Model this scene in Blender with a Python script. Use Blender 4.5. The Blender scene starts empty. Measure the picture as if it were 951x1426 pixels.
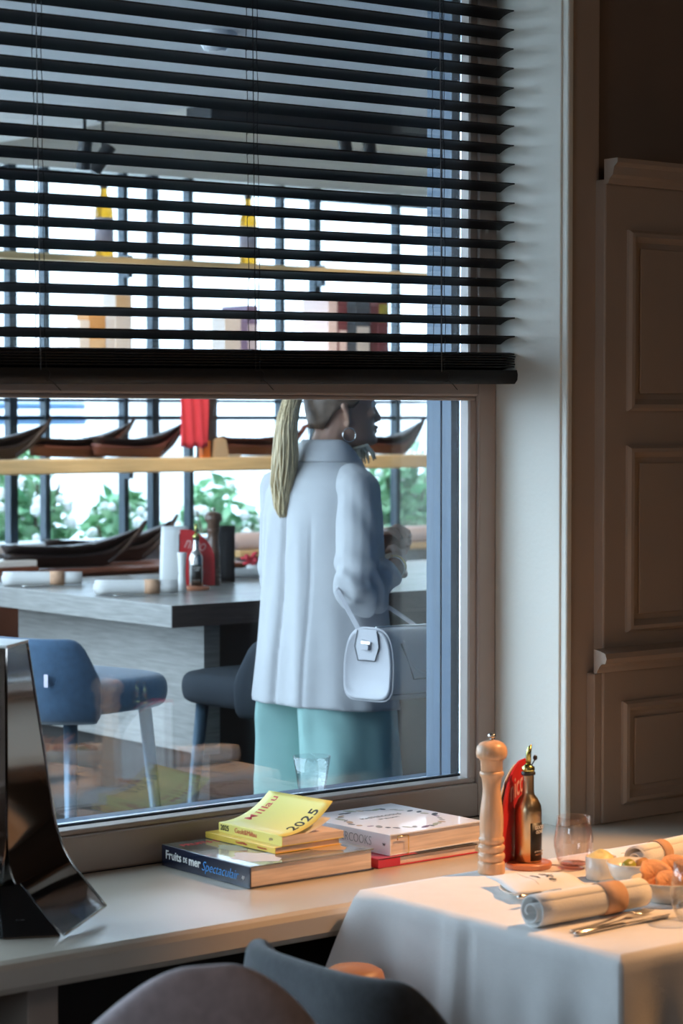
import bpy, bmesh, math, random
from mathutils import Vector as V, Matrix as M, noise as NZ
random.seed(7)
PI = math.pi
SC = bpy.context.scene
COL = SC.collection

# ------------------------------------------------------------------ camera
cam = bpy.data.cameras.new('camera')
cam.sensor_fit = 'VERTICAL'; cam.sensor_height = 36.0; cam.sensor_width = 24.0
cam.lens = 3200.0 / 1426 * 36.0
cam.clip_start = 0.05; cam.clip_end = 300
AZ = math.atan2(3200, 4000)                    # how far the view axis turns up from the +X axis (plan angle)
PITCH = math.atan(131 / 3200)
cam_o = bpy.data.objects.new('camera', cam); COL.objects.link(cam_o)
fh = V((math.sin(PI/2 - math.atan2(4000, 3200)), 0, 0))
a_ = math.atan2(4000, 3200)
Rv = V((math.sin(a_), -math.cos(a_), 0)); Fh = V((math.cos(a_), math.sin(a_), 0))
Fv = Fh * math.cos(PITCH) - V((0, 0, math.sin(PITCH)))
Uv = Rv.cross(Fv)
cam_o.matrix_world = M(((Rv.x, Uv.x, -Fv.x, 0), (Rv.y, Uv.y, -Fv.y, 0), (Rv.z, Uv.z, -Fv.z, 1.6), (0, 0, 0, 1)))
cam.dof.use_dof = True; cam.dof.focus_distance = 5.0; cam.dof.aperture_fstop = 5.0
SC.camera = cam_o

# ------------------------------------------------------------------ view, world, lights
SC.view_settings.view_transform = 'Standard'; SC.view_settings.look = 'None'
SC.view_settings.gamma = 1.0; SC.view_settings.use_curve_mapping = False
SC.view_settings.exposure = 0.0
W = bpy.data.worlds.new('sky'); SC.world = W; W.use_nodes = True
wn = W.node_tree; wn.nodes.clear()
wo = wn.nodes.new('ShaderNodeOutputWorld'); wb = wn.nodes.new('ShaderNodeBackground')
wb.inputs[0].default_value = (0.66, 0.84, 1.0, 1); wb.inputs[1].default_value = 8.5     # bright overcast sky
wn.links.new(wb.outputs[0], wo.inputs[0])

def lamp(name, kind, loc, energy, color, aim=None, **kw):
    d = bpy.data.lights.new(name, kind); d.energy = energy; d.color = color
    for k, v in kw.items(): setattr(d, k, v)
    o = bpy.data.objects.new(name, d); COL.objects.link(o); o.location = loc
    if aim is not None:
        o.rotation_euler = (V(aim) - V(loc)).to_track_quat('-Z', 'Y').to_euler()
    return o
WARM = (1.0, 0.52, 0.22)
lamp('table_spot_lamp', 'SPOT', (3.85, 2.55, 2.55), 235, WARM, (3.02, 2.98, 0.75), spot_size=math.radians(37), spot_blend=0.45, shadow_soft_size=0.035)
lamp('room_fill_light', 'POINT', (0.9, 0.2, 2.9), 7, (1.0, 0.72, 0.50), shadow_soft_size=0.25)  # unseen point light added for the dim warm ambience of the room
lamp('room_fill_light', 'POINT', (3.0, 0.5, 2.9), 11, (1.0, 0.72, 0.50), shadow_soft_size=0.25)  # second unseen fill, added to light the wall panels
def portal(loc, aim, sx, sy):
    o = lamp('daylight_portal', 'AREA', loc, 1, (1, 1, 1), aim, shape='RECTANGLE', size=sx, size_y=sy)
    o.data.cycles.is_portal = True
portal((4.8, 7.75, 1.85), (4.8, 0, 1.85), 8.6, 1.55)       # the terrace glazing
portal((2.15, 5.75, 1.3), (9, 5.75, 1.3), 3.6, 2.6)        # the open end of the terrace
portal((-2.12, 1.7, 1.6), (9, 1.7, 1.6), 1.15, 1.3)           # the side window of the room
portal((1.2, 3.93, 1.72), (1.2, 0, 1.72), 2.0, 1.9)         # the part of the window that has no terrace before it
SC.cycles.use_denoising = True
SC.cycles.max_bounces = 10; SC.cycles.transparent_max_bounces = 24
SC.cycles.caustics_reflective = False; SC.cycles.caustics_refractive = False
SC.cycles.sample_clamp_indirect = 6.0

# ------------------------------------------------------------------ materials
def mat(name, col, rough=0.5, metal=0.0, var=0.0, scale=8.0, bump=0.0, bscale=60.0, stretch=(1, 1, 1), coat=0.0, spec=0.5, sheen=0.0, emit=None, col2=None, detail=3, trans=0.0, sss=0.0):
    m = bpy.data.materials.new(name); m.use_nodes = True
    nt = m.node_tree; b = nt.nodes['Principled BSDF']
    b.inputs['Base Color'].default_value = (*col, 1); b.inputs['Roughness'].default_value = rough
    b.inputs['Metallic'].default_value = metal; b.inputs['Specular IOR Level'].default_value = spec
    b.inputs['Coat Weight'].default_value = coat; b.inputs['Sheen Weight'].default_value = sheen
    if sss: b.inputs['Subsurface Weight'].default_value = sss; b.inputs['Subsurface Radius'].default_value = (.02, .008, .004)
    if trans: b.inputs['Transmission Weight'].default_value = trans
    if emit: b.inputs['Emission Color'].default_value = (*emit[0], 1); b.inputs['Emission Strength'].default_value = emit[1]
    if var or bump or col2:
        tc = nt.nodes.new('ShaderNodeTexCoord'); mp = nt.nodes.new('ShaderNodeMapping'); mp.inputs['Scale'].default_value = stretch
        nt.links.new(tc.outputs['Object'], mp.inputs['Vector'])
    if var or col2:
        n = nt.nodes.new('ShaderNodeTexNoise'); n.inputs['Scale'].default_value = scale; n.inputs['Detail'].default_value = detail
        nt.links.new(mp.outputs[0], n.inputs['Vector'])
        r = nt.nodes.new('ShaderNodeValToRGB')
        r.color_ramp.elements[0].position = 0.32; r.color_ramp.elements[1].position = 0.68
        c2 = col2 or tuple(min(1, c * (1 + var)) for c in col)
        c1 = col if col2 else tuple(c * (1 - var) for c in col)
        r.color_ramp.elements[0].color = (*c1, 1); r.color_ramp.elements[1].color = (*c2, 1)
        nt.links.new(n.outputs['Fac'], r.inputs['Fac']); nt.links.new(r.outputs['Color'], b.inputs['Base Color'])
    if bump:
        n2 = nt.nodes.new('ShaderNodeTexNoise'); n2.inputs['Scale'].default_value = bscale; n2.inputs['Detail'].default_value = 4
        nt.links.new(mp.outputs[0], n2.inputs['Vector'])
        bp = nt.nodes.new('ShaderNodeBump'); bp.inputs['Strength'].default_value = bump; bp.inputs['Distance'].default_value = 0.01
        nt.links.new(n2.outputs['Fac'], bp.inputs['Height']); nt.links.new(bp.outputs[0], b.inputs['Normal'])
    return m

def thin_glass(name, tint=(1, 1, 1), ior=1.5, rough=0.0):
    m = bpy.data.materials.new(name); m.use_nodes = True; nt = m.node_tree; nt.nodes.clear()
    o = nt.nodes.new('ShaderNodeOutputMaterial'); mx = nt.nodes.new('ShaderNodeMixShader')
    t = nt.nodes.new('ShaderNodeBsdfTransparent'); t.inputs[0].default_value = (*tint, 1)
    g = nt.nodes.new('ShaderNodeBsdfGlossy'); g.inputs['Roughness'].default_value = rough
    f = nt.nodes.new('ShaderNodeFresnel')
    ge = nt.nodes.new('ShaderNodeNewGeometry'); mi = nt.nodes.new('ShaderNodeMapRange')     # the same reflectance from both sides of the sheet
    mi.inputs['To Min'].default_value = ior; mi.inputs['To Max'].default_value = 1 / ior
    nt.links.new(ge.outputs['Backfacing'], mi.inputs['Value']); nt.links.new(mi.outputs['Result'], f.inputs[0])
    nt.links.new(f.outputs[0], mx.inputs[0]); nt.links.new(t.outputs[0], mx.inputs[1]); nt.links.new(g.outputs[0], mx.inputs[2])
    nt.links.new(mx.outputs[0], o.inputs[0]); return m

MT = dict(
    wall=mat('taupe_wall_paint', (0.40, 0.315, 0.25), 0.55, var=.04, scale=3, bump=.04, bscale=200),
    wallup=mat('brown_wall_paint', (0.20, 0.145, 0.11), 0.7, var=.05, scale=3),
    jamb=mat('cream_paint', (0.78, 0.76, 0.68), 0.42, var=.03, scale=2, bump=.05, bscale=90),
    frame=mat('taupe_frame_paint', (0.41, 0.34, 0.30), 0.38, var=.03, scale=4),
    sill=mat('cream_sill_lacquer', (0.56, 0.50, 0.41), 0.26, var=.03, scale=5, coat=.9),
    dark=mat('black_void_tone', (0.02, 0.018, 0.016), 0.7),
    floor=mat('dark_oak_floor', (0.09, 0.055, 0.035), 0.5, var=.3, scale=6, stretch=(1, 8, 1)),
    ceil=mat('ceiling_paint', (0.34, 0.29, 0.25), 0.8),
    slat=mat('black_lacquered_slat', (0.004, 0.005, 0.007), 0.55, var=.2, scale=20),
    cord=mat('black_cord', (0.015, 0.015, 0.016), 0.8),
    cordpale=mat('grey_cord', (0.16, 0.16, 0.16), 0.8),
    bluewood=mat('blue_grey_painted_wood', (0.034, 0.082, 0.145), 0.45, var=.10, scale=14, stretch=(4, 4, .4), bump=.1, bscale=120),
    gasket=mat('black_rubber_gasket', (0.02, 0.03, 0.04), 0.5),
    spacer=mat('aluminium_spacer', (0.75, 0.82, 0.88), 0.25, 1.0),
    glass=thin_glass('window_glass', (0.975, 0.99, 1.0), 1.66),
    cglass=thin_glass('clear_tumbler_glass', (0.985, 0.99, 0.99), 1.75),
    pinkglass=thin_glass('pink_glass_base', (0.93, 0.62, 0.60), 1.6),
    rglass=thin_glass('rose_tinted_glass', (0.99, 0.955, 0.945), 1.65),
    mirror=mat('dark_polished_steel', (0.24, 0.205, 0.185), 0.05, 1.0),
    edge=mat('bright_steel_edge', (0.62, 0.60, 0.57), 0.22, 1.0),
    blackgloss=mat('black_gloss_base', (0.010, 0.010, 0.011), 0.15),
    whitetop=mat('white_lacquer_lit_lid', (0.80, 0.80, 0.78), 0.25),
    cloth=mat('white_table_linen', (0.80, 0.78, 0.76), 0.85, var=.02, scale=30, bump=.12, bscale=420, sheen=.2),
    napkin=mat('white_napkin_linen', (0.82, 0.80, 0.77), 0.85, bump=.15, bscale=300),
    kraft=mat('kraft_paper', (0.62, 0.36, 0.22), 0.7, var=.08, scale=40),
    ink=mat('black_ink', (0.02, 0.02, 0.02), 0.6),
    beech=mat('pale_beech_wood', (0.72, 0.43, 0.25), 0.38, var=.12, scale=18, stretch=(5, 5, .7), coat=.25),
    darkwood=mat('dark_walnut_wood', (0.13, 0.07, 0.045), 0.35, var=.2, scale=18, stretch=(5, 5, .7), coat=.3),
    red=mat('red_lacquer_board', (0.60, 0.030, 0.035), 0.35),
    redletter=mat('pale_pink_letter', (0.80, 0.42, 0.38), 0.5),
    gold=mat('brushed_champagne_metal', (0.62, 0.47, 0.29), 0.30, 1.0, bump=.03, bscale=200),
    olivegold=mat('olive_gold_metal', (0.50, 0.47, 0.16), 0.25, 1.0),
    steel=mat('polished_cutlery_steel', (0.70, 0.68, 0.64), 0.14, 1.0),
    label=mat('black_bottle_label', (0.02, 0.018, 0.016), 0.45),
    whiteink=mat('white_print', (0.78, 0.76, 0.72), 0.6),
    porcelain=mat('cream_porcelain', (0.80, 0.74, 0.64), 0.25, coat=.3),
    butter=mat('yellow_butter', (0.88, 0.70, 0.30), 0.45, sss=.2, bump=.15, bscale=60),
    olive=mat('green_olive_skin', (0.33, 0.32, 0.05), 0.35, var=.2, scale=25),
    rust=mat('rust_brown_skin', (0.55, 0.26, 0.08), 0.4, var=.25, scale=25),
    crisp=mat('orange_crisp', (0.80, 0.38, 0.18), 0.6, var=.2, scale=40, bump=.3, bscale=80),
    saucer=mat('orange_wood_saucer', (0.72, 0.28, 0.15), 0.4),
    pink=mat('mauve_chair_fabric', (0.60, 0.50, 0.52), 0.95, var=.10, scale=60, bump=.25, bscale=350, sheen=.6),
    grey=mat('dark_slate_chair_fabric', (0.055, 0.062, 0.068), 0.95, var=.15, scale=60, bump=.25, bscale=350, sheen=.5),
    tan=mat('tan_leather', (0.40, 0.18, 0.08), 0.45, var=.1, scale=20),
    blue=mat('navy_stool_fabric', (0.040, 0.090, 0.16), 0.9, var=.12, scale=50, bump=.2, bscale=300, sheen=.4),
    bluedark=mat('darker_navy_stool_fabric', (0.022, 0.030, 0.040), 0.9, bump=.2, bscale=300),  # darker copy of the navy stool fabric
    bluemetal=mat('blue_grey_metal_leg', (0.07, 0.12, 0.17), 0.35, .4),
    oakgrey=mat('grey_oak_laminate', (0.30, 0.29, 0.27), 0.27, var=.16, scale=9, stretch=(1, 1, 14), bump=.1, bscale=60),
    oakdark=mat('dark_brown_oak', (0.075, 0.055, 0.048), 0.42, var=.3, scale=9, stretch=(1, 1, 14)),
    steelblack=mat('black_blue_steel_mullion', (0.025, 0.045, 0.065), 0.45, .2),
    shelf=mat('honey_pine_shelf', (0.80, 0.58, 0.30), 0.5, var=.10, scale=10, stretch=(.6, 6, 6)),
    hull=mat('dark_hull_wood', (0.026, 0.017, 0.017), 0.5, var=.25, scale=14),
    hullred=mat('red_brown_hull_wood', (0.12, 0.042, 0.034), 0.5, var=.2, scale=14),
    mahog=mat('mahogany_box', (0.16, 0.06, 0.035), 0.45, var=.2, scale=8),
    amber=mat('amber_liquid_glass', (0.95, 0.48, 0.03), 0.15, trans=.6),
    tag=mat('lilac_paper_label', (0.50, 0.46, 0.55), 0.7),
    redcloth=mat('red_cloth', (0.75, 0.06, 0.09), 0.85, bump=.3, bscale=25),
    skin=mat('skin', (0.50, 0.29, 0.21), 0.5, sss=.12),
    lip=mat('lip_colour', (0.50, 0.18, 0.16), 0.4),
    jacket=mat('off_white_blazer_cloth', (0.50, 0.50, 0.51), 0.8, var=.02, scale=40, bump=.06, bscale=500, sheen=.25),
    blouse=mat('cream_lace', (0.80, 0.76, 0.62), 0.8),
    mint=mat('mint_green_trouser_cloth', (0.29, 0.49, 0.46), 0.75, var=.03, scale=30, bump=.05, bscale=400, sheen=.2),
    blonde=mat('blonde_hair', (0.58, 0.45, 0.26), 0.42, var=.35, scale=30, stretch=(9, 9, .6), sheen=.2),
    brownhair=mat('brown_hair_root', (0.15, 0.10, 0.07), 0.45, var=.3, scale=40),
    leather=mat('off_white_bag_leather', (0.47, 0.46, 0.48), 0.42, bump=.08, bscale=200),
    leatheredge=mat('dark_bag_edging', (0.06, 0.06, 0.07), 0.45),
    silver=mat('silver_jewellery', (0.85, 0.83, 0.80), 0.15, 1.0),
    goldj=mat('gold_bracelet', (0.90, 0.65, 0.25), 0.2, 1.0),
    render=mat('white_house_render', (0.82, 0.84, 0.86), 0.8, var=.03, scale=3),
    pave=mat('pale_paving', (0.62, 0.62, 0.60), 0.8, var=.06, scale=4),
    leaf=mat('hedge_leaf', (0.13, 0.36, 0.17), 0.5, col2=(0.42, 0.64, 0.38), scale=9),
    flower=mat('white_petal', (0.88, 0.88, 0.86), 0.6),
    stem=mat('brown_stem', (0.12, 0.08, 0.05), 0.8),
    railblue=mat('blue_painted_rail', (0.10, 0.22, 0.42), 0.4),
    terrace_floor=mat('terrace_dark_tile', (0.015, 0.017, 0.022), 1.0, spec=.08, var=.1, scale=5),
    terrace_ceil=mat('terrace_ceiling', (0.90, 0.89, 0.88), 0.7, var=.02, scale=3),
    terrace_soffit=mat('terrace_soffit', (0.80, 0.81, 0.82), 0.7),
    bench=mat('speckled_bench_fabric', (0.34, 0.36, 0.36), 0.9, col2=(0.52, 0.53, 0.52), scale=90, detail=1),
    rose=mat('dusty_rose_roll', (0.55, 0.45, 0.44), 0.8),
    page=mat('book_pages', (0.70, 0.56, 0.46), 0.75, var=.16, scale=160, stretch=(.05, .05, 1)),
    navy=mat('navy_book_cover', (0.012, 0.018, 0.040), 0.16, coat=.6),
    navytop=mat('seafood_cover_photo', (0.02, 0.03, 0.04), 0.14, col2=(0.30, 0.30, 0.26), scale=9, detail=5, coat=.6),
    yellow=mat('yellow_guide_cover', (0.86, 0.74, 0.20), 0.35, coat=.2),
    yellow2=mat('amber_guide_cover', (0.85, 0.56, 0.08), 0.35, coat=.2),
    whitebook=mat('white_book_cover', (0.74, 0.74, 0.78), 0.3, coat=.3),
    bookred=mat('crimson_book_cover', (0.55, 0.02, 0.05), 0.3, coat=.3),
    blackcover=mat('black_book_board', (0.015, 0.015, 0.016), 0.3),
    redink=mat('red_ink', (0.65, 0.05, 0.05), 0.5), blueink=mat('sky_blue_ink', (0.08, 0.35, 0.80), 0.5),
    greyink=mat('grey_ink', (0.25, 0.28, 0.30), 0.5), greenink=mat('sage_print', (0.30, 0.34, 0.26), 0.5), brownink=mat('sepia_print', (0.40, 0.30, 0.20), 0.5),
    box1=mat('brown_carton', (0.48, 0.26, 0.10), 0.6), box2=mat('pale_carton', (0.60, 0.58, 0.58), 0.6), box3=mat('tan_carton', (0.58, 0.42, 0.26), 0.6),
    purple=mat('purple_cover', (0.16, 0.12, 0.22), 0.5), maroon=mat('maroon_cover', (0.16, 0.05, 0.06), 0.5), slatecov=mat('slate_cover', (0.07, 0.09, 0.12), 0.5), pinkcov=mat('pale_pink_cover', (0.70, 0.58, 0.60), 0.5),
    orange=mat('orange_print', (0.85, 0.20, 0.03), 0.5),
    lampwhite=mat('white_fitting', (0.75, 0.77, 0.80), 0.4), lampblack=mat('black_spot_body', (0.02, 0.022, 0.025), 0.4),
    post=mat('dark_brown_post', (0.05, 0.035, 0.03), 0.6),
)

_s = MT['sill'].node_tree.nodes['Principled BSDF']; _s.inputs['Coat Roughness'].default_value = 0.24; _s.inputs['Roughness'].default_value = 0.36
# ------------------------------------------------------------------ mesh helpers
def BM(): return bmesh.new()
def box(bm, lo, hi, rot=None, ctr=None):
    x0, y0, z0 = lo; x1, y1, z1 = hi
    vs = [V((x, y, z)) for z in (z0, z1) for y in (y0, y1) for x in (x0, x1)]
    if rot is not None:
        c = V(ctr) if ctr is not None else sum(vs, V()) / 8
        vs = [rot @ (v - c) + c for v in vs]
    b = [bm.verts.new(v) for v in vs]
    for f in ((0, 2, 3, 1), (4, 5, 7, 6), (0, 1, 5, 4), (2, 6, 7, 3), (0, 4, 6, 2), (1, 3, 7, 5)): bm.faces.new([b[i] for i in f])
    return b
def loft(bm, rings, cap=True, closed=True):
    R = [[bm.verts.new(p) for p in r] for r in rings]
    n = len(R[0])
    for a, b in zip(R, R[1:]):
        for i in range(n if closed else n - 1):
            j = (i + 1) % n
            bm.faces.new((a[i], a[j], b[j], b[i]))
    if cap and closed:
        bm.faces.new(list(reversed(R[0]))); bm.faces.new(R[-1])
    return R
def lathe(bm, prof, n=32, ctr=(0, 0, 0), cap=True):
    c = V(ctr)
    loft(bm, [[c + V((r * math.cos(2*PI*i/n), r * math.sin(2*PI*i/n), z)) for i in range(n)] for r, z in prof], cap)
def tube(bm, pts, rad, n=8, cap=True, up=None):
    pts = [V(p) for p in pts]
    rads = rad if hasattr(rad, '__len__') else [rad] * len(pts)
    rings = []; prev = None
    for i, p in enumerate(pts):
        t = (pts[min(i+1, len(pts)-1)] - pts[max(i-1, 0)]).normalized()
        if prev is None:
            u = V((0, 0, 1)) if abs(t.z) < .9 else V((1, 0, 0))
            s = t.cross(u).normalized()
        else:
            s = (prev - t * prev.dot(t)).normalized()
        prev = s; u = s.cross(t)
        rings.append([p + (s * math.cos(2*PI*k/n) + u * math.sin(2*PI*k/n)) * rads[i] for k in range(n)])
    loft(bm, rings, cap)
def prism(bm, pts, d):
    """pts: planar polygon (3-D points), d: extrusion vector"""
    a = [bm.verts.new(V(p)) for p in pts]; b = [bm.verts.new(V(p) + V(d)) for p in pts]
    n = len(pts)
    bm.faces.new(a[::-1]); bm.faces.new(b)
    for i in range(n): bm.faces.new((a[i], a[(i+1) % n], b[(i+1) % n], b[i]))
def ball(bm, c, r, seg=16, sc=(1, 1, 1)):
    m = M.Translation(V(c)) @ M.Diagonal((r*sc[0], r*sc[1], r*sc[2], 1))
    bmesh.ops.create_uvsphere(bm, u_segments=seg, v_segments=max(6, seg*2//3), radius=1, matrix=m)
def capsule(bm, a, b, ra, rb, n=14):
    ball(bm, a, ra, n); ball(bm, b, rb, n)
    a, b = V(a), V(b)
    if (b - a).length > 1e-5: tube(bm, [a, b], [ra, rb], n)
def chain(bm, pts):
    for (a, ra), (b, rb) in zip(pts, pts[1:]): capsule(bm, a, b, ra, rb)

def link(name, data, parent=None):
    o = bpy.data.objects.new(name, data); COL.objects.link(o)
    if parent is not None: o.parent = parent
    return o
def obj(name, bm, m, parent=None, smooth=False, bevel=0, loc=None, subsurf=0, seg=2):
    bmesh.ops.recalc_face_normals(bm, faces=bm.faces)
    me = bpy.data.meshes.new(name); bm.to_mesh(me); bm.free()
    me.materials.append(MT[m] if isinstance(m, str) else m)
    if smooth: me.shade_smooth()
    if smooth == 'auto': me.shade_flat(); me.set_sharp_from_angle(angle=math.radians(40)); me.shade_smooth(); me.set_sharp_from_angle(angle=math.radians(40))
    o = link(name, me, parent)
    if loc is not None: o.location = loc
    if bevel:
        b = o.modifiers.new('bevel', 'BEVEL'); b.width = bevel; b.segments = seg; b.limit_method = 'ANGLE'; b.angle_limit = math.radians(40)
    if subsurf:
        s = o.modifiers.new('subdivision', 'SUBSURF'); s.levels = subsurf; s.render_levels = subsurf
    return o
def thing(name, label, cat, loc=(0, 0, 0), rot=(0, 0, 0), group=None):
    o = bpy.data.objects.new(name, None); COL.objects.link(o); o.location = loc; o.rotation_euler = rot
    o.empty_display_size = .05
    o['label'] = label; o['category'] = cat
    if group: o['group'] = group
    return o
def tag(o, label, cat, group=None, kind=None):
    o['label'] = label; o['category'] = cat
    if group: o['group'] = group
    if kind: o['kind'] = kind
    return o
def struct(name, bm, m, parent=None, **kw):
    o = obj(name, bm, m, parent, **kw)
    if parent is None: o['kind'] = 'structure'
    return o
def dup(root, loc=None, rot=None, label=None, group=None):
    r = root.copy(); COL.objects.link(r)
    if loc is not None: r.location = loc
    if rot is not None: r.rotation_euler = rot
    if label: r['label'] = label
    if group: r['group'] = group
    for ch in list(root.children):
        c = ch.copy(); COL.objects.link(c); c.parent = r; c.matrix_parent_inverse = ch.matrix_parent_inverse
        for g in list(ch.children):
            d = g.copy(); COL.objects.link(d); d.parent = c; d.matrix_parent_inverse = g.matrix_parent_inverse
    return r
def text(parent, name, body, size, pos, right, up, m, align='LEFT', shear=0.0, sx=1.0, offset=0.0, depth=0.0002):
    cu = bpy.data.curves.new(name, 'FONT'); cu.body = body; cu.size = size; cu.align_x = align; cu.align_y = 'CENTER'
    cu.shear = shear; cu.extrude = depth; cu.offset = offset; cu.resolution_u = 3
    cu.materials.append(MT[m])
    tmp = bpy.data.objects.new(name, cu); COL.objects.link(tmp)
    me = bpy.data.meshes.new_from_object(tmp.evaluated_get(bpy.context.evaluated_depsgraph_get()))
    bpy.data.objects.remove(tmp); bpy.data.curves.remove(cu)
    me.name = name
    o = link(name, me, parent)
    r = V(right).normalized(); u = V(up); u = (u - r * u.dot(r)).normalized(); n = r.cross(u)
    o.matrix_local = M(((r.x*sx, u.x, n.x, pos[0]), (r.y*sx, u.y, n.y, pos[1]), (r.z*sx, u.z, n.z, pos[2]), (0, 0, 0, 1)))
    return o
def remesh(name, bm, voxel, m, parent=None, smooth=6, fac=.6):
    me = bpy.data.meshes.new(name); bm.to_mesh(me); bm.free()
    o = bpy.data.objects.new(name, me); COL.objects.link(o)
    r = o.modifiers.new('r', 'REMESH'); r.mode = 'VOXEL'; r.voxel_size = voxel
    if smooth:
        s = o.modifiers.new('s', 'SMOOTH'); s.factor = fac; s.iterations = smooth
    dg = bpy.context.evaluated_depsgraph_get()
    me2 = bpy.data.meshes.new_from_object(o.evaluated_get(dg))
    bpy.data.objects.remove(o); bpy.data.meshes.remove(me)
    me2.name = name; me2.materials.clear(); me2.materials.append(MT[m]); me2.shade_smooth()
    return link(name, me2, parent)
def solid(bm, th, off=0):
    """give an open sheet a thickness"""
    bmesh.ops.recalc_face_normals(bm, faces=bm.faces)
    bmesh.ops.solidify(bm, geom=bm.faces[:], thickness=th)
def xp(px, Y):
    """world x, at depth plane Y, of the sight line through picture column px"""
    q = (px - 475.5) / 3200; return Y * (q * Rv.x + Fh.x) / (Fh.y - q * -Rv.y)
def lerp(a, b, t): return a + (b - a) * t
def smooth01(t): t = max(0, min(1, t)); return t*t*(3-2*t)
def gauss(x, s): return math.exp(-(x/s)**2)

# ================================================================== THE ROOM
WY = 3.547      # room face of the window wall
b = BM(); box(b, (-2, -3, -.1), (6, 3.92, 0)); struct('floor', b, 'floor')
b = BM(); box(b, (-2, -3, 3.1), (6, WY, 3.2)); struct('ceiling', b, 'ceil')
b = BM()
box(b, (-2.1, -3, 0), (-2, 1.15, 3.1)); box(b, (-2.1, 2.25, 0), (-2, WY, 3.1)); box(b, (-2.1, 1.15, 0), (-2, 2.25, 1.0)); box(b, (-2.1, 1.15, 2.2), (-2, 2.25, 3.1)); struct('wall_left', b, 'wallup')
w3 = bpy.data.objects.new('window_3', None); COL.objects.link(w3); w3['kind'] = 'structure'
for lo, hi in (((-2.09, 1.15, 1.0), (-2.03, 1.20, 2.2)), ((-2.09, 2.20, 1.0), (-2.03, 2.25, 2.2)), ((-2.09, 1.20, 1.0), (-2.03, 2.20, 1.05)), ((-2.09, 1.20, 2.15), (-2.03, 2.20, 2.2)), ((-2.085, 1.68, 1.05), (-2.035, 1.72, 2.15))):
    b = BM(); box(b, lo, hi); struct('frame_bar', b, 'frame', w3, bevel=.004)
b = BM(); box(b, (-2.062, 1.20, 1.05), (-2.058, 2.20, 2.15)); struct('pane', b, 'glass', w3)
b = BM(); box(b, (6, -3, 0), (6.1, WY, 3.1)); struct('wall_right', b, 'wallup')
b = BM(); box(b, (-2, -3.1, 0), (6, -3, 3.1)); struct('wall_rear', b, 'wallup')
OX0, OX1, OZ1 = 0.2, 3.445, 2.70
b = BM()
box(b, (-2, WY, 0), (OX0, 3.92, 3.2)); box(b, (OX1, WY, 0), (6, 3.92, 3.2))
box(b, (OX0, WY, 0), (OX1, 3.92, .655)); box(b, (OX0, WY, OZ1), (OX1, 3.92, 3.2))
struct('wall_back', b, 'wallup')
# reveal lining, a thin cream board on the deep right side of the opening
b = BM(); box(b, (3.432, WY - .004, .72), (3.4455, 3.748, OZ1)); struct('trim_1', b, 'jamb', bevel=.003)
# casing beside the reveal
b = BM(); box(b, (3.436, WY - .022, .722), (3.452, WY - .0005, 3.1)); struct('trim_2', b, 'jamb', bevel=.004)
b = BM(); box(b, (3.452, WY - .016, .722), (3.535, WY - .0005, 3.1)); struct('trim_3', b, 'wall', bevel=.003)

# panelled wainscot: a tall unit that stands proud of the wall
PX0, PY = 3.524, WY - .045
pan = bpy.data.objects.new('trim_4', None); COL.objects.link(pan); pan['kind'] = 'structure'
b = BM(); box(b, (PX0, PY, .722), (5.2, WY - .0005, 2.11)); struct('backing_board', b, 'wall', pan, bevel=.004)
b = BM()                                                     # cap moulding
prof = [(0, 2.10), (-.012, 2.10), (-.018, 2.112), (-.026, 2.118), (-.030, 2.135), (-.040, 2.143), (-.040, 2.152), (0, 2.152)]
prism(b, [(PX0 - .004, PY + y, z) for y, z in prof], (5.2 - PX0, 0, 0)); struct('cap_moulding', b, 'wall', pan)
b = BM()                                                     # chair rail
prof = [(0, 1.052), (-.008, 1.052), (-.016, 1.066), (-.022, 1.072), (-.034, 1.074), (-.038, 1.085), (-.034, 1.096), (-.02, 1.10), (0, 1.104)]
prism(b, [(PX0 - .028, PY + y, z) for y, z in prof], (5.2 - PX0, 0, 0)); struct('dado_rail', b, 'wall', pan)
b = BM(); box(b, (PX0 - .022, PY + .004, .722), (PX0 - .0005, WY - .0165, 1.05)); struct('lower_stile', b, 'wall', pan, bevel=.002)
def moulding(x0, x1, z0, z1, w=.026):
    for nm, quad, nd in (('l', 0, 0), ('r', 0, 0), ('b', 0, 0), ('t', 0, 0)):
        b = BM()
        pr = [(0, 0), (0, -.006), (.006, -.012), (w*.55, -.013), (w*.8, -.006), (w, -.001), (w, 0)]   # (inwards, out of the wall)
        def P(o, i, y):
            if nm == 'l': return [(x0 + i, PY + y, z0 + i), (x0 + i, PY + y, z1 - i)][o]
            if nm == 'r': return [(x1 - i, PY + y, z0 + i), (x1 - i, PY + y, z1 - i)][o]
            if nm == 'b': return [(x0 + i, PY + y, z0 + i), (x1 - i, PY + y, z0 + i)][o]
            return [(x0 + i, PY + y, z1 - i), (x1 - i, PY + y, z1 - i)][o]
        loft(b, [[V(P(o, i, y)) for i, y in pr] for o in (0, 1)])
        struct('panel_moulding', b, 'wall', pan)
    b = BM(); box(b, (x0 + w + .012, PY - .0055, z0 + w + .012), (x1 - w - .012, PY - .0003, z1 - w - .012)); struct('panel', b, 'wall', pan, bevel=.004)
for x0 in (3.590, 3.92, 4.25):
    moulding(x0, x0 + .215, 1.615, 2.005); moulding(x0, x0 + .215, 1.135, 1.540); moulding(x0 - .01, x0 + .225, .76, .985)

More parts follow.
